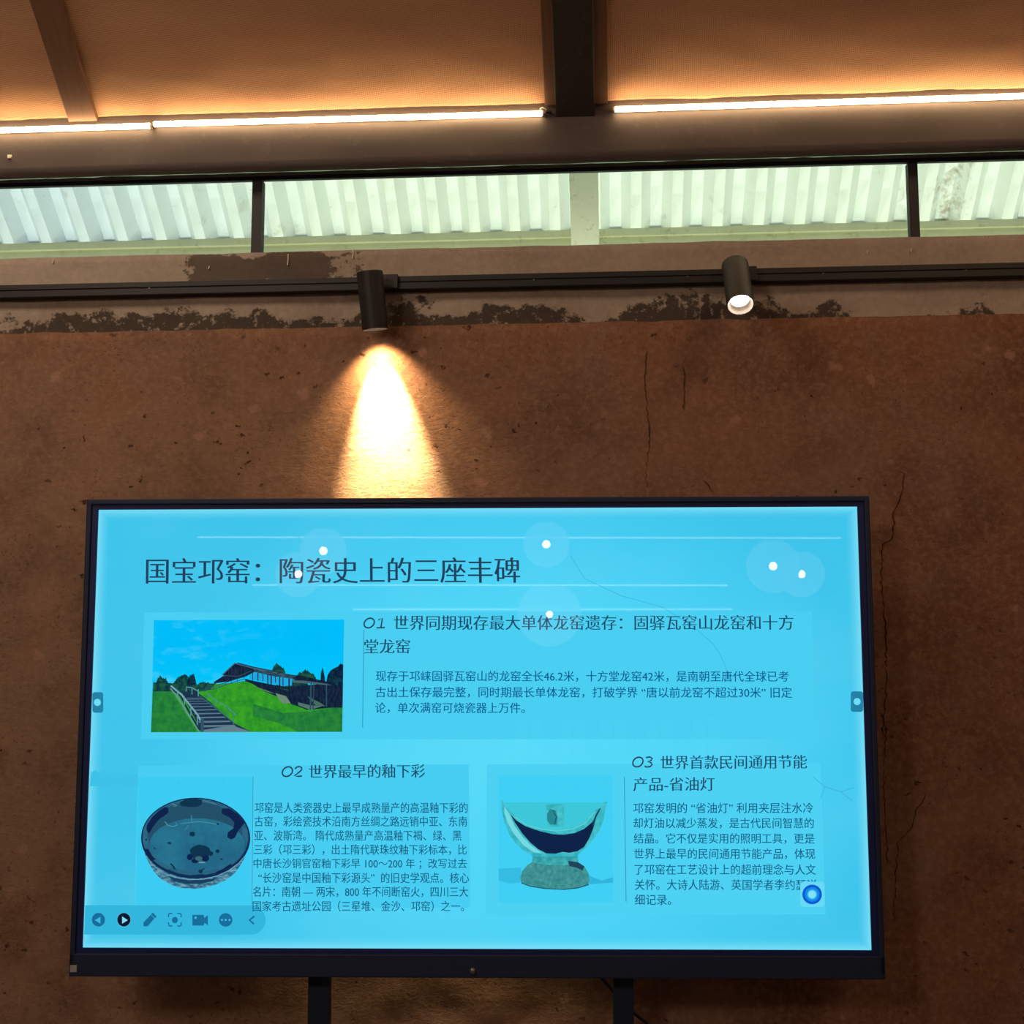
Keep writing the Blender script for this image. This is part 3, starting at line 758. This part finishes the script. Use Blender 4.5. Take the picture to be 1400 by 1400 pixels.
text('slide_title', '国宝邛窑：陶瓷史上的三座丰碑', 200.3, 782, 710.5, 780, 34.5, INK, True, label='large slide title in dark Chinese characters')
text('slide_heading', '世界同期现存最大单体龙窑遗存：固驿瓦窑山龙窑和十方', 538.5, 852, 1085, 851, 20, INK2, True)
text('slide_heading', '堂龙窑', 498, 884.5, 560, 884, 19.5, INK2, True)
B_ = [('现存于邛崃固驿瓦窑山的龙窑全长46.2米，十方堂龙窑42米，是南朝至唐代全球已考', 513.5, 924.8, 1078.6, 924.6, 15),
      ('古出土保存最完整，同时期最长单体龙窑，打破学界 “唐以前龙窑不超过30米” 旧定', 513, 946.6, 1083, 946.6, 15),
      ('论，单次满窑可烧瓷器上万件。', 512.5, 968, 717, 968, 15)]
for t_b in B_: text('slide_text', *t_b, INK3)
text('slide_heading', '世界最早的釉下彩', 421.8, 1055, 580, 1053.7, 18.6, INK2, True)
B_ = [('邛窑是人类瓷器史上最早成熟量产的高温釉下彩的', 347.2, 1104, 638.5, 1104), ('古窑，彩绘瓷技术沿南方丝绸之路远销中亚、东南', 347, 1122.8, 637.6, 1122.8),
      ('亚、波斯湾。 隋代成熟量产高温釉下褐、绿、黑', 346.4, 1141.8, 630, 1141.8), ('三彩（邛三彩），出土隋代联珠纹釉下彩标本，比', 346, 1161, 636.8, 1161),
      ('中唐长沙铜官窑釉下彩早 100～200 年 ；改写过去', 345.5, 1180.3, 637, 1180.3), ('“长沙窑是中国釉下彩源头”  的旧史学观点。核心', 352, 1199.4, 640, 1199.4),
      ('名片：南朝 — 两宋，800 年不间断窑火，四川三大', 344.6, 1218.5, 638.8, 1218.5), ('国家考古遗址公园（三星堆、金沙、邛窑）之一。', 344.2, 1238, 633, 1238)]
for t_b in B_: text('slide_text', *t_b, 14.6, E(20, 92, 132))
text('slide_heading', '世界首款民间通用节能', 902.7, 1042, 1103, 1040.8, 18.6, INK2, True)
text('slide_heading', '产品-省油灯', 865.6, 1071.8, 976.5, 1071.2, 18.6, INK2, True)
B_ = [('邛窑发明的 “省油灯” 利用夹层注水冷', 865, 1104.2, 1111.6, 1103.8, 14.6), ('却灯油以减少蒸发，是古代民间智慧的', 865.4, 1124.7, 1112.4, 1124.7, 14.6), ('结晶。它不仅是实用的照明工具，更是', 865.6, 1145.6, 1113.4, 1145.6, 14.6),
      ('世界上最早的民间通用节能产品，体现', 866.2, 1166.5, 1114.2, 1166.5, 14.6), ('了邛窑在工艺设计上的超前理念与人文', 866.5, 1187.7, 1115, 1187.7, 14.6),
      ('关怀。大诗人陆游、英国学者李约瑟详', 867, 1208.5, 1116, 1208.5, 14.6), ('细记录。', 867, 1229, 916.6, 1229, 14.6)]
for t_b in B_: text('slide_text', *t_b, E(14, 92, 134))
# handwritten style section numbers
def arc(cx_, cy_, rx, ry, a0, a1, n=14, sh=.25):
    return [(cx_+rx*math.cos(math.radians(a0+(a1-a0)*k/n))+sh*(-ry*math.sin(math.radians(a0+(a1-a0)*k/n))), cy_-ry*math.sin(math.radians(a0+(a1-a0)*k/n))*-1*-1) for k in range(n+1)]
def zero(a, x, y): a.line([(x+6.8*math.cos(t)-1.6*math.sin(t), y+6.6*math.sin(t)) for t in [2*PI*k/24 for k in range(25)]], 2.0, INK)
def numeral(x, y, d, label):
    a = Art('slide_number', label); zero(a, x+7.5, y)
    if d == 1: a.line([(x+20, y-4), (x+25.5, y-6.6), (x+23.5, y+6.2)], 2.0, INK); a.line([(x+17.5, y+6.6), (x+29, y+6.2)], 2.0, INK)
    if d == 2: a.line([(x+18, y-3.6), (x+20, y-6), (x+24, y-7), (x+27.4, y-5.4), (x+27, y-2.4), (x+23, y+1.2), (x+17, y+5.6), (x+22, y+6.4), (x+27.5, y+6)], 2.0, INK)
    if d == 3: a.line([(x+18.5, y-6), (x+24, y-7), (x+27.2, y-5), (x+25.5, y-2), (x+21, y-.6), (x+25.5, y+.8), (x+27, y+3.6), (x+24, y+6.2), (x+19.5, y+6.8), (x+16.5, y+5.6)], 2.0, INK)
    a.done()
numeral(497, 852.5, 1, 'number 01'); numeral(384.5, 1055, 2, 'number 02'); numeral(864.2, 1041.5, 3, 'number 03')

# ---- picture of the hillside kiln
c1x = lambda x, y: (200+x/4.8276, 830+y/4.8276)
a = Art('slide_photo', 'slide picture of a wooden kiln shelter on a green hill with steps')
msk, tsk, bsk = nt('picture_sky'); g = G(tsk); co = g.coord(); sep = g.n('ShaderNodeSeparateXYZ'); g.l(co, sep.inputs[0])
bsk.inputs['Base Color'].default_value = BLK; bsk.inputs['Specular IOR Level'].default_value = 0
f = g.math('MULTIPLY_ADD', sep.outputs[2], 6, -.1, clamp=True)
bc = g.mix(f, L4((4, 208, 255)), L4((0, 194, 255)))
cloud = g.ramp(g.noise(g.mapn(co, (5, 1, 11), rot=(0, .5, 0)), 3, 5, .6), [(.52, BLK), (.75, WHT)])
mask = g.math('MULTIPLY', g.math('MULTIPLY_ADD', sep.outputs[0], -4.5, -2.1, clamp=True), cloud)
g.l(g.mix(g.math('MULTIPLY', mask, .6), bc, L4((90, 215, 255))), bsk.inputs['Emission Color']); bsk.inputs['Emission Strength'].default_value = 1
a.poly([(50, 92), (1305, 86), (1290, 824), (28, 828)], msk, c1x)
TREE = emit2('picture_tree', (10, 52, 66), (32, 96, 70), 90, .42, .62); TREE2 = emit2('picture_dark_tree', (8, 30, 58), (20, 72, 84), 80, .45, .65)
GRASS = emit2('picture_grass', (30, 132, 44), (66, 178, 36), 46, .3, .7); GRASSD = emit2('picture_grass_dark', (24, 108, 56), (46, 146, 58), 60, .3, .7)
WOODD = emit2('picture_wood_dark', (10, 26, 50), (30, 48, 74), 60, .4, .65, (4, 1, 1)); RAIL = E(96, 150, 170); RAILD = E(42, 84, 104)
def blob(x0, x1, ytop, ybot, mat, seed=0, rough=14):
    pts = []; n = 40
    for k in range(n+1):
        x = x0+(x1-x0)*k/n; e_ = math.sin(PI*k/n)**.5
        y = ybot-(ybot-ytop)*e_*(.82+.18*noise.noise(Vector((x*.03, seed, 0)))) + random.uniform(-rough, rough)*.5
        pts.append((x, min(ybot, y)))
    a.poly([(x0, ybot)]+pts[1:-1]+[(x1, ybot)], mat, c1x)
def clipx(pts): return pts
blob(42, 160, 440, 580, TREE, 1); blob(160, 340, 430, 560, TREE, 2); blob(265, 330, 428, 540, TREE2, 5); blob(320, 440, 478, 560, TREE, 3)
blob(818, 918, 355, 470, TREE, 8, 22); a.line([(868, 460), (870, 500)], 1, WOODD, c1x)
blob(970, 1125, 408, 500, TREE, 9, 18); a.poly([(1147, 500), (1150, 440), (1161, 398), (1172, 440), (1180, 500)], TREE2, c1x)
a.poly([(1180, 520), (1195, 450), (1215, 420), (1240, 405), (1262, 395), (1280, 375), (1298, 382), (1293, 680), (1100, 680), (1150, 540)], TREE2, c1x)
blob(830, 1100, 462, 560, TREE, 12, 14)
a.poly([(40, 540), (420, 510), (560, 505), (640, 490), (700, 505), (760, 540), (860, 580), (960, 640), (1080, 680), (1180, 668), (1293, 660), (1290, 824), (28, 828)], GRASS, c1x)
a.poly([(700, 640), (900, 700), (1080, 690), (1180, 668), (1293, 660), (1290, 824), (1000, 824), (880, 770), (700, 720)], GRASSD, c1x)
a.poly([(42, 555), (160, 560), (220, 640), (330, 826), (28, 828)], GRASSD, c1x)
a.poly([(44, 500), (160, 505), (240, 520), (460, 505), (420, 545), (350, 560), (240, 570), (160, 560), (42, 560)], TREE, c1x)
# far gallery of the kiln
a.poly([(650, 475), (760, 505), (850, 530), (950, 560), (960, 640), (880, 600), (780, 560), (700, 510), (650, 492)], WOODD, c1x)
a.poly([(940, 530), (1230, 500), (1293, 540), (1293, 665), (1180, 665), (1060, 680), (950, 640)], WOODD, c1x)
a.poly([(850, 570), (920, 590), (950, 635), (900, 640), (870, 610)], E(110, 140, 118), c1x); a.poly([(720, 528), (780, 548), (850, 575), (790, 560)], E(96, 132, 110), c1x)
a.poly([(1000, 630), (1080, 650), (1160, 655), (1080, 680), (1000, 650)], E(84, 118, 110), c1x); a.poly([(1060, 590), (1140, 630), (1180, 655), (1120, 655)], E(70, 110, 96), c1x)
a.poly([(675, 440), (720, 430), (800, 445), (960, 470), (960, 520), (900, 525), (800, 500), (680, 478)], E(30, 170, 225), c1x)
for x, y0, y1, w_ in ((700, 430, 490, 1), (735, 432, 490, 1.4), (768, 440, 492, 1), (800, 450, 530, 1.6), (822, 450, 540, 1.8), (850, 455, 500, 1), (878, 462, 560, 1.6), (900, 465, 560, 1.2), (940, 470, 600, 1.8), (965, 490, 640, 2.2)):
    a.line([(x, y0), (x, y1)], w_, WOODD, c1x)
a.line([(680, 490), (960, 545)], 2.2, WOODD, c1x)
a.poly([(690, 405), (840, 430), (1000, 455), (1060, 470), (1050, 482), (960, 475), (840, 460), (700, 428)], emit2('picture_roof', (24, 48, 70), (62, 98, 112), 60, .4, .6, (1, 1, 5)), c1x)
a.poly([(960, 486), (1130, 492), (1225, 520), (1140, 512), (960, 500)], E(70, 104, 110), c1x)
a.poly([(1000, 450), (1180, 492), (1215, 512), (1130, 500), (960, 478)], WOODD, c1x)
a.line([(1086, 500), (1080, 682)], 2.0, RAILD, c1x); a.line([(1104, 510), (1098, 680)], 1.6, E(48, 70, 84), c1x); a.line([(1187, 515), (1186, 660)], 1.6, RAILD, c1x)
# gabled end
a.poly([(440, 500), (505, 458), (660, 455), (560, 492), (450, 506)], WOODD, c1x)
a.poly([(505, 450), (583, 375), (700, 405), (716, 428), (640, 470), (520, 458)], WOODD, c1x)
for x in (545, 565, 585, 605, 628, 650): a.line([(x, 400), (x-3, 458)], .6, E(48, 62, 84), c1x)
a.line([(500, 450), (583, 374), (720, 410), (840, 428), (860, 442)], 1.6, E(66, 104, 124), c1x)
a.line([(600, 372), (700, 398), (900, 438)], 1.3, E(24, 52, 76), c1x)
a.line([(505, 454), (600, 462), (690, 425)], 1, E(50, 84, 104), c1x)
for dy in (0, 14): a.line([(370, 552+dy*.4), (440, 530+dy), (520, 502+dy), (600, 476+dy), (650, 462+dy)], 1.0, RAILD, c1x)
for x, y in ((440, 528), (480, 514), (520, 500), (560, 488), (600, 475)): a.line([(x, y), (x, y+22)], .8, RAILD, c1x)
# steps
a.poly([(230, 560), (330, 560), (420, 630), (570, 765), (690, 824), (360, 824), (300, 700), (250, 610)], E(28, 52, 78), c1x)
TREAD = E(92, 124, 140)
for k in range(11):
    f = (k/10)**1.45; y = 602+(812-602)*f; xl = 262+(372-262)*f; xr = 370+(620-370)*f; hh = 3+12*f
    a.poly([(xl, y), (xr-6, y-hh*.3), (xr+8*f, y+hh*.5), (xl+4, y+hh)], TREAD, c1x)
a.poly([(375, 812), (560, 782), (690, 824), (372, 825)], E(100, 130, 142), c1x)
a.line([(160, 530), (225, 590), (262, 660), (310, 745), (350, 815)], 2.4, E(24, 50, 72), c1x)
a.line([(160, 522), (235, 585), (290, 655), (338, 715), (355, 750)], 2.3, E(120, 170, 185), c1x)
a.line([(158, 540), (215, 610), (270, 705), (345, 822)], 1.6, E(110, 150, 160), c1x)
for p0, p1 in (((205, 560), (205, 600)), ((248, 600), (250, 650)), ((292, 655), (292, 720)), ((336, 715), (335, 780))): a.line([p0, p1], 1.4, RAIL, c1x)
a.poly([(357, 735), (378, 735), (376, 823), (355, 823)], E(50, 84, 104), c1x)
a.line([(262, 530), (300, 535), (345, 560)], 1.4, RAIL, c1x); a.line([(300, 530), (300, 580)], 1.2, RAIL, c1x); a.line([(342, 545), (342, 592)], 1.6, RAIL, c1x); a.line([(262, 530), (262, 560)], 1, RAIL, c1x)
a.line([(395, 572), (450, 615), (530, 660), (590, 715)], 1.6, E(70, 150, 130), c1x)
a.line([(350, 590), (430, 650), (520, 720), (575, 765)], 1.2, E(50, 110, 110), c1x)
for p0, p1 in (((450, 615), (450, 660)), ((530, 660), (528, 725)), ((575, 710), (572, 775)), ((400, 575), (400, 620))): a.line([p0, p1], 1.2, E(60, 130, 120), c1x)
a.done()

# ---- bowl picture
c4 = lambda x, y: (180+x/7.7778, 1060+y/7.7778)
a = Art('slide_photo', 'slide picture of a dark glazed bowl')
a.poly([(70, 20), (1270, 20), (1250, 1370), (40, 1370)], E(62, 208, 248), c4)
BOWL_O = emit2('picture_bowl_outside', (40, 96, 130), (130, 190, 205), 50, .42, .68, (1, 1, 3))
a.poly([(130, 830), (180, 940), (235, 1030), (300, 1095), (400, 1155), (500, 1190), (650, 1203), (760, 1192), (880, 1160), (1000, 1105), (1090, 1035), (1150, 950), (1200, 860), (700, 900)], BOWL_O, c4)
a.poly([(380, 1065), (520, 1100), (700, 1108), (850, 1095), (900, 1080), (860, 1120), (720, 1150), (560, 1150), (440, 1120)], E(26, 66, 96), c4)
a.ell(673, 665, 580, 428, E(16, 46, 84), c4, 72)
a.ell(671, 655, 562, 405, emit2('picture_bowl_inside', (46, 108, 136), (36, 92, 124), 20), c4, 72)
a.ell(665, 625, 505, 345, E(36, 82, 108), c4, 60)
a.ell(690, 735, 505, 280, emit2('picture_bowl_floor', (34, 102, 134), (40, 118, 146), 14), c4, 60)
DK = E(14, 36, 78); DG = E(14, 54, 80)
a.poly([(150, 560), (160, 520), (210, 445), (280, 380), (350, 335), (382, 345), (385, 395), (340, 430), (280, 470), (220, 550), (180, 615), (160, 600)], DK, c4)
a.poly([(500, 290), (560, 258), (660, 245), (740, 262), (745, 305), (690, 335), (600, 335), (520, 325)], DG, c4)
a.poly([(955, 350), (1030, 350), (1120, 410), (1195, 500), (1160, 545), (1130, 580), (1090, 660), (1050, 680), (1008, 655), (1015, 605), (1075, 560), (1085, 500), (1040, 450), (950, 405)], DK, c4)
a.poly([(120, 775), (170, 780), (215, 860), (250, 890), (215, 900), (160, 850)], DK, c4)
a.ell(720, 815, 105, 82, DG, c4, 30, wob=.12); a.ell(610, 865, 30, 34, DK, c4, 16); a.ell(665, 905, 38, 26, DK, c4, 16); a.ell(775, 878, 42, 36, DK, c4, 16); a.ell(830, 828, 30, 26, DG, c4, 16)
a.ell(705, 880, 40, 24, E(60, 104, 120), c4, 16); a.ell(740, 922, 36, 8, E(110, 160, 160), c4, 16)
a.ell(637, 622, 30, 26, DG, c4, 14, wob=.1); a.ell(395, 718, 24, 12, DG, c4, 12, rot=.2); a.ell(905, 803, 22, 20, DG, c4, 12); a.ell(948, 888, 14, 9, DG, c4, 10); a.ell(238, 772, 10, 7, DK, c4, 8); a.ell(908, 515, 14, 10, DK, c4, 8); a.ell(148, 680, 8, 14, DK, c4, 8)
a.line([(405, 935), (435, 965), (455, 995)], 2.2, DG, c4); a.ell(725, 1018, 24, 20, DG, c4, 14); a.line([(730, 1005), (768, 985)], 1.4, DG, c4)
a.line([(380, 1000), (470, 1040), (600, 1065), (760, 1050)], 1.6, DG, c4); a.line([(890, 1035), (970, 1000), (1050, 945)], 3, DK, c4)
a.line([(200, 935), (320, 1030), (450, 1080), (600, 1105), (760, 1100), (900, 1065), (1020, 1010), (1130, 930), (1200, 850)], 1.0, E(110, 165, 190), c4)
a.line([(345, 490), (380, 530), (430, 545), (480, 525), (460, 500)], 1, E(90, 150, 165), c4); a.line([(630, 420), (632, 480)], .8, E(90, 150, 165), c4); a.line([(560, 580), (600, 530)], .8, E(80, 140, 155), c4); a.line([(510, 512), (700, 490), (800, 500), (900, 520)], .8, E(80, 150, 165), c4)
a.line([(420, 300), (480, 322), (440, 330)], 1, E(90, 150, 165), c4); a.line([(750, 262), (900, 310)], 1.6, E(70, 120, 150), c4)
a.done()

# ---- lamp bowl picture
c2 = lambda x, y: (640+x*.18571, 1020+y*.18571)
a = Art('slide_photo', 'slide picture of a green glazed stemmed oil lamp cut open')
a.poly([(218, 212), (1062, 210), (1062, 1145), (218, 1148)], E(66, 212, 250), c2)
a.poly([(218, 900), (385, 888), (380, 1000), (300, 1008), (218, 985)], E(54, 192, 232), c2)
a.poly([(870, 930), (900, 955), (980, 985), (1062, 960), (1062, 1000), (890, 1012)], E(50, 184, 225), c2)
CEL = emit2('picture_celadon', (48, 176, 190), (78, 202, 212), 40, .4, .65); CELD = emit2('picture_celadon_foot', (40, 124, 134), (80, 166, 162), 90, .3, .7)
a.poly([(262, 412), (1000, 412), (960, 470), (860, 570), (760, 620), (600, 625), (460, 600), (360, 540), (300, 480)], E(62, 204, 222), c2)
a.poly([(568, 432), (590, 424), (690, 424), (703, 435), (700, 590), (580, 590)], CEL, c2)
a.poly([(575, 500), (600, 460), (640, 470), (655, 520), (648, 575), (600, 575), (578, 545)], E(40, 138, 150), c2); a.line([(620, 470), (645, 520), (630, 575)], 1.2, E(24, 88, 104), c2)
body = [(238, 400), (250, 395), (270, 440), (330, 500), (400, 560), (500, 600), (620, 618), (740, 605), (840, 565), (900, 505), (935, 465), (970, 450), (1000, 408), (1020, 405), (1005, 470), (992, 540), (965, 610), (920, 680), (865, 740), (805, 795), (800, 835), (470, 840), (465, 800), (410, 770), (350, 720), (300, 650), (262, 560), (244, 470)]
a.poly(body, CEL, c2)
a.poly([(262, 440), (300, 500), (340, 590), (400, 670), (460, 730), (540, 785), (480, 780), (400, 725), (330, 640), (285, 560), (262, 490)], E(120, 222, 232), c2)
a.poly([(306, 498), (350, 545), (420, 588), (520, 622), (620, 645), (700, 648), (780, 636), (850, 606), (905, 560), (925, 530), (918, 600), (885, 680), (850, 738), (800, 770), (740, 782), (690, 775), (640, 788), (570, 786), (510, 755), (450, 705), (390, 635), (340, 560)], E(14, 36, 74), c2)
a.line([(330, 515), (420, 575), (520, 606), (640, 622), (760, 608), (850, 570), (930, 480)], 1.4, E(96, 214, 220), c2)
a.poly([(935, 500), (960, 460), (975, 452), (940, 520), (918, 600), (910, 560)], E(24, 70, 96), c2)
a.poly([(470, 815), (800, 812), (806, 850), (850, 880), (880, 930), (888, 985), (880, 1015), (800, 1038), (700, 1048), (560, 1042), (450, 1025), (385, 1000), (378, 965), (392, 915), (430, 872), (466, 850)], CELD, c2)
a.poly([(472, 812), (800, 808), (802, 850), (760, 872), (560, 870), (468, 850)], emit2('picture_celadon_neck', (46, 150, 160), (70, 186, 190), 40), c2)
a.poly([(730, 840), (800, 850), (850, 880), (838, 912), (790, 890), (740, 880)], E(34, 70, 96), c2)
a.line([(385, 1002), (450, 1027), (560, 1044), (700, 1050), (800, 1040), (882, 1016)], 1.2, E(30, 84, 100), c2)
a.done()

# ---- toolbar and floating buttons
c5 = lambda x, y: (80+x/4.6667, 1220+y/4.6667)
keep = LAY[0]; LAY[0] = .0003
a = Art('toolbar', 'translucent toolbar along the lower left of the screen')
arcp = [(1222+93*math.sin(t), 172-93*math.cos(t)) for t in [PI*k/16 for k in range(17)]]
a.poly([(165, 79)]+arcp+[(158, 265)], E(52, 186, 226), c5); a.done()
IC = E(24, 112, 160); ICB = E(12, 26, 52); PAL = E(60, 190, 228)
a = Art('toolbar_icon', 'previous page icon'); a.ell(249, 171, 42, 43, IC, c5); a.poly([(226, 174), (262, 152), (262, 196)], PAL, c5); a.done()
a = Art('toolbar_icon', 'dark play icon'); a.ell(411, 172, 46, 47, E(90, 190, 220), c5); a.ell(411, 171, 42, 43, ICB, c5); a.poly([(436, 174), (400, 150), (400, 196)], E(140, 225, 245), c5); a.done()
a = Art('toolbar_icon', 'pencil icon'); a.poly([(536, 213), (536, 188), (588, 134), (612, 156), (562, 213)], IC, c5); a.poly([(586, 132), (596, 126), (620, 150), (612, 160)], IC, c5); a.line([(582, 138), (612, 166)], .6, PAL, c5); a.done()
a = Art('toolbar_icon', 'focus frame icon'); a.ell(736, 173, 19, 20, IC, c5, 24)
for sx, sy in ((-1, -1), (1, -1), (1, 1), (-1, 1)): a.line([(736+sx*40, 171+sy*16), (736+sx*40, 171+sy*34), (736+sx*34, 171+sy*40), (736+sx*16, 171+sy*40)], 1.6, IC, c5)
a.done()
a = Art('toolbar_icon', 'video camera icon'); a.poly([(848, 140), (920, 140), (924, 160), (946, 142), (946, 206), (924, 190), (920, 208), (848, 208)], IC, c5); a.ell(868, 158, 8, 8, PAL, c5, 12); a.done()
a = Art('toolbar_icon', 'three dots icon'); a.ell(1060, 172, 43, 43, IC, c5)
for x in (1036, 1060, 1084): a.ell(x, 172, 7, 7, PAL, c5, 12)
a.done()
a = Art('toolbar_icon', 'back chevron icon'); a.line([(1243, 148), (1212, 173), (1240, 198)], 2.6, IC, c5); a.done()
LAY[0] = keep
def rrect(a, x0, x1, y0, y1, r, mat):
    pts = []
    for cx_, cy_, a0 in ((x1-r, y0+r, -90), (x1-r, y1-r, 0), (x0+r, y1-r, 90), (x0+r, y0+r, 180)):
        pts += [(cx_+r*math.cos(math.radians(a0+k*15)), cy_+r*math.sin(math.radians(a0+k*15))) for k in range(7)]
    a.poly(pts, mat)
for x0, x1, cx_, cy_, lb in ((126.2, 141, 133, 961, 'left edge pull button'), (1163.6, 1180.5, 1172.3, 958.8, 'right edge pull button')):
    a = Art('side_button', lb); rrect(a, x0, x1, cy_-14, cy_+14, 3.5, E(38, 132, 170)); a.ell(cx_, cy_, 4.8, 4.8, E(110, 225, 255)); a.done()
a = Art('floating_button', 'round blue ring button'); rrect(a, 1093.5, 1127, 1204.4, 1238.6, 5, E(106, 222, 252))
a.ell(1109.8, 1221.7, 13.4, 13.4, E(10, 92, 215)); a.ell(1109.8, 1221.7, 10, 10, E(20, 140, 240)); a.ell(1109.8, 1221.7, 6.8, 6.8, E(60, 190, 250)); a.ell(1109.8, 1221.7, 5.2, 5.2, E(130, 232, 255)); a.done()
# cover glass in front of the lit panel
gp = obj('cover_glass', bx(-TVW/2-.001, TVW/2+.001, -.0065, -.0052, Zc-TVH/2-.001, Zc+TVH/2+.001), m_glass('cover_glass_material', (1, 1, 1), .62, .0), tv)
# details of the frame
p = (-TVW/2-.028+.008, -TVH/2-.046)
obj('sticker', bx(fl+.003, fl+.019, -.0135, -.0118, Zc-TVH/2-.055, Zc-TVH/2-.039), plain('grey_sticker', (150, 150, 150), .6), tv)['label'] = 'small grey sticker at the lower left corner'
bm = bmesh.new(); q = S(645, 1325); lathe(bm, [(.0078, 0), (.0075, .003), (.005, .0055), (0, .0065)], 24, axisM(Vector((q[0], -.0118, Zc+q[1])), (0, -1, 0)))
obj('power_button', bm, plain('grey_knob', (120, 120, 122), .3, .7), tv, True)
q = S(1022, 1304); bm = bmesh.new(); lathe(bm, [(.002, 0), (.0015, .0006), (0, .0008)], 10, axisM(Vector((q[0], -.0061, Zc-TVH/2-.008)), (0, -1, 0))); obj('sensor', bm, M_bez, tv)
# stand: two posts, crossbar, feet
zbt = Zc+fb
for pxl, pxr in ((424, 453), (839, 866.5)):
    sx0, sx1 = [(tvc.x+S(q_, 1335)[0])*1.027-tvc.x for q_ in (pxl, pxr)]
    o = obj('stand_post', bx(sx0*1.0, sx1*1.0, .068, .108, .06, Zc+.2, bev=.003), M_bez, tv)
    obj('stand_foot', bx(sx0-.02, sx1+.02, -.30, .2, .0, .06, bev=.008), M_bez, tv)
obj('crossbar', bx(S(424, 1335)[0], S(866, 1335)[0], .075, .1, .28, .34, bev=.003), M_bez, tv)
# cable hanging behind
cb = []
for px, py in ((812, 1318), (822, 1337), (834, 1350), (846, 1364), (856, 1375), (870, 1388), (884, 1399), (893, 1415), (893, 1500), (885, 1700)):
    cb.append(hit(px, py, 3.56))
bm = bmesh.new(); tube(bm, cb, .0042, 8); o = obj('power_cable', bm, M_track, None, True); tag(o, 'thin black cable hanging behind the right stand post of the display', 'cable')

# ------------------------------------------------------------------ lamps of the room, seen mirrored in the screen
Nn = Vector((math.sin(tvr), -math.cos(tvr), 0)); P0 = Vector((tvc.x, tvc.y, Zc))+Nn*.0065
def mirror(px, py, y):
    d = (cf*FPX + CR*(px-700) - CU*(py-700)).normalized(); t = (P0-CO).dot(Nn)/d.dot(Nn); P = CO+d*t
    r = d-Nn*2*d.dot(Nn); return P+r*((y-P.y)/r.y)
M_bulb = emit('bulb_glow', (1, .93, .85), 60, True); M_globe = m_frost('frosted_globe', (1, .66, .56), 1.2, .5)
M_cord = plain('black_cord', (20, 20, 20), .6)
lab = ['round pendant lamp mirrored above the slide title', 'round pendant lamp mirrored over the fifth title character', 'round pendant lamp mirrored right of the title end',
       'round pendant lamp mirrored at upper right, left of its neighbour', 'round pendant lamp mirrored at upper right, nearest the frame', 'round pendant lamp mirrored over the first heading']
def pendant(p, r, label, glob=True):
    root = empty('pendant_lamp', p); tag(root, label, 'lamp', 'round pendant lamps of the room')
    bm = bmesh.new(); bmesh.ops.create_uvsphere(bm, u_segments=16, v_segments=10, radius=.024); obj('bulb', bm, M_bulb, root, True)
    if glob:
        bm = bmesh.new(); bmesh.ops.create_uvsphere(bm, u_segments=32, v_segments=20, radius=r)
        bmesh.ops.delete(bm, geom=[f for f in bm.faces if f.calc_center_median().z > r*.96], context='FACES'); obj('globe_shade', bm, M_globe, root, True)
    bm = bmesh.new(); tube(bm, [(0, 0, .02), (0, 0, roofz(p[1])-p[2]-.01)], .003, 6); obj('cord', bm, M_cord, root)
    return root
for k, (px, py, y, r) in enumerate(((442, 753, -1.4, .14), (408, 785, -1.6, .14), (747, 744, -1.4, .14), (1057, 774, -1.3, .16), (1096, 785, -2.1, .15), (751, 840, -2.6, .22))):
    pendant(mirror(px, py, y), r, lab[k])
# three long light strips across the rear roof, mirrored as thin white lines
def rear_strip(x0, y0_, x1, y1_, y, label):
    a_, b2 = mirror(x0, y0_, y), mirror(x1, y1_, y)
    z = (a_.z+b2.z)/2; root = empty('rear_light_strip', ((a_.x+b2.x)/2, y, z)); tag(root, label, 'strip light', 'light strips mirrored in the screen')
    hw = abs(a_.x-b2.x)/2
    bm = bmesh.new(); tube(bm, [(-hw, 0, 0), (hw, 0, 0)], .006, 8); obj('diffuser', bm, emit('rear_strip_glow', (1, .9, .8), 3.2, True), root)
    bm = bmesh.new(); box(bm, -hw, hw, -.02, .02, .007, .04); obj('housing', bm, M_dark, root)
    for s in (-1, 1): bm = bmesh.new(); tube(bm, [(s*hw*.8, 0, .03), (s*hw*.8, 0, roofz(y)-z-.01)], .002, 6); obj('wire', bm, M_cord, root)
rear_strip(270, 732, 1150, 738, -1.9, 'light strip mirrored highest on the screen')
rear_strip(345, 801, 995, 799, -2.3, 'light strip mirrored just below the slide title')
rear_strip(483, 833, 1001, 833, -2.9, 'light strip mirrored above the first heading')

# added warm fill: unseen area lights without fixtures, brightening the wall
fill_light((-1.9, 1.9, 4.1), .7, 27, (1, .80, .60), (math.radians(28), 0, math.radians(-8)))
fill_light((1.6, 1.9, 4.1), .7, 12, (1, .66, .42), (math.radians(28), 0, math.radians(12)))
fill_light((-2.4, -2.0, 3.6), .7, 42, (1, .80, .62), (math.radians(82), 0, math.radians(-10)))
fill_light((2.2, -2.0, 3.6), .7, 19, (1, .64, .40), (math.radians(82), 0, math.radians(10)))
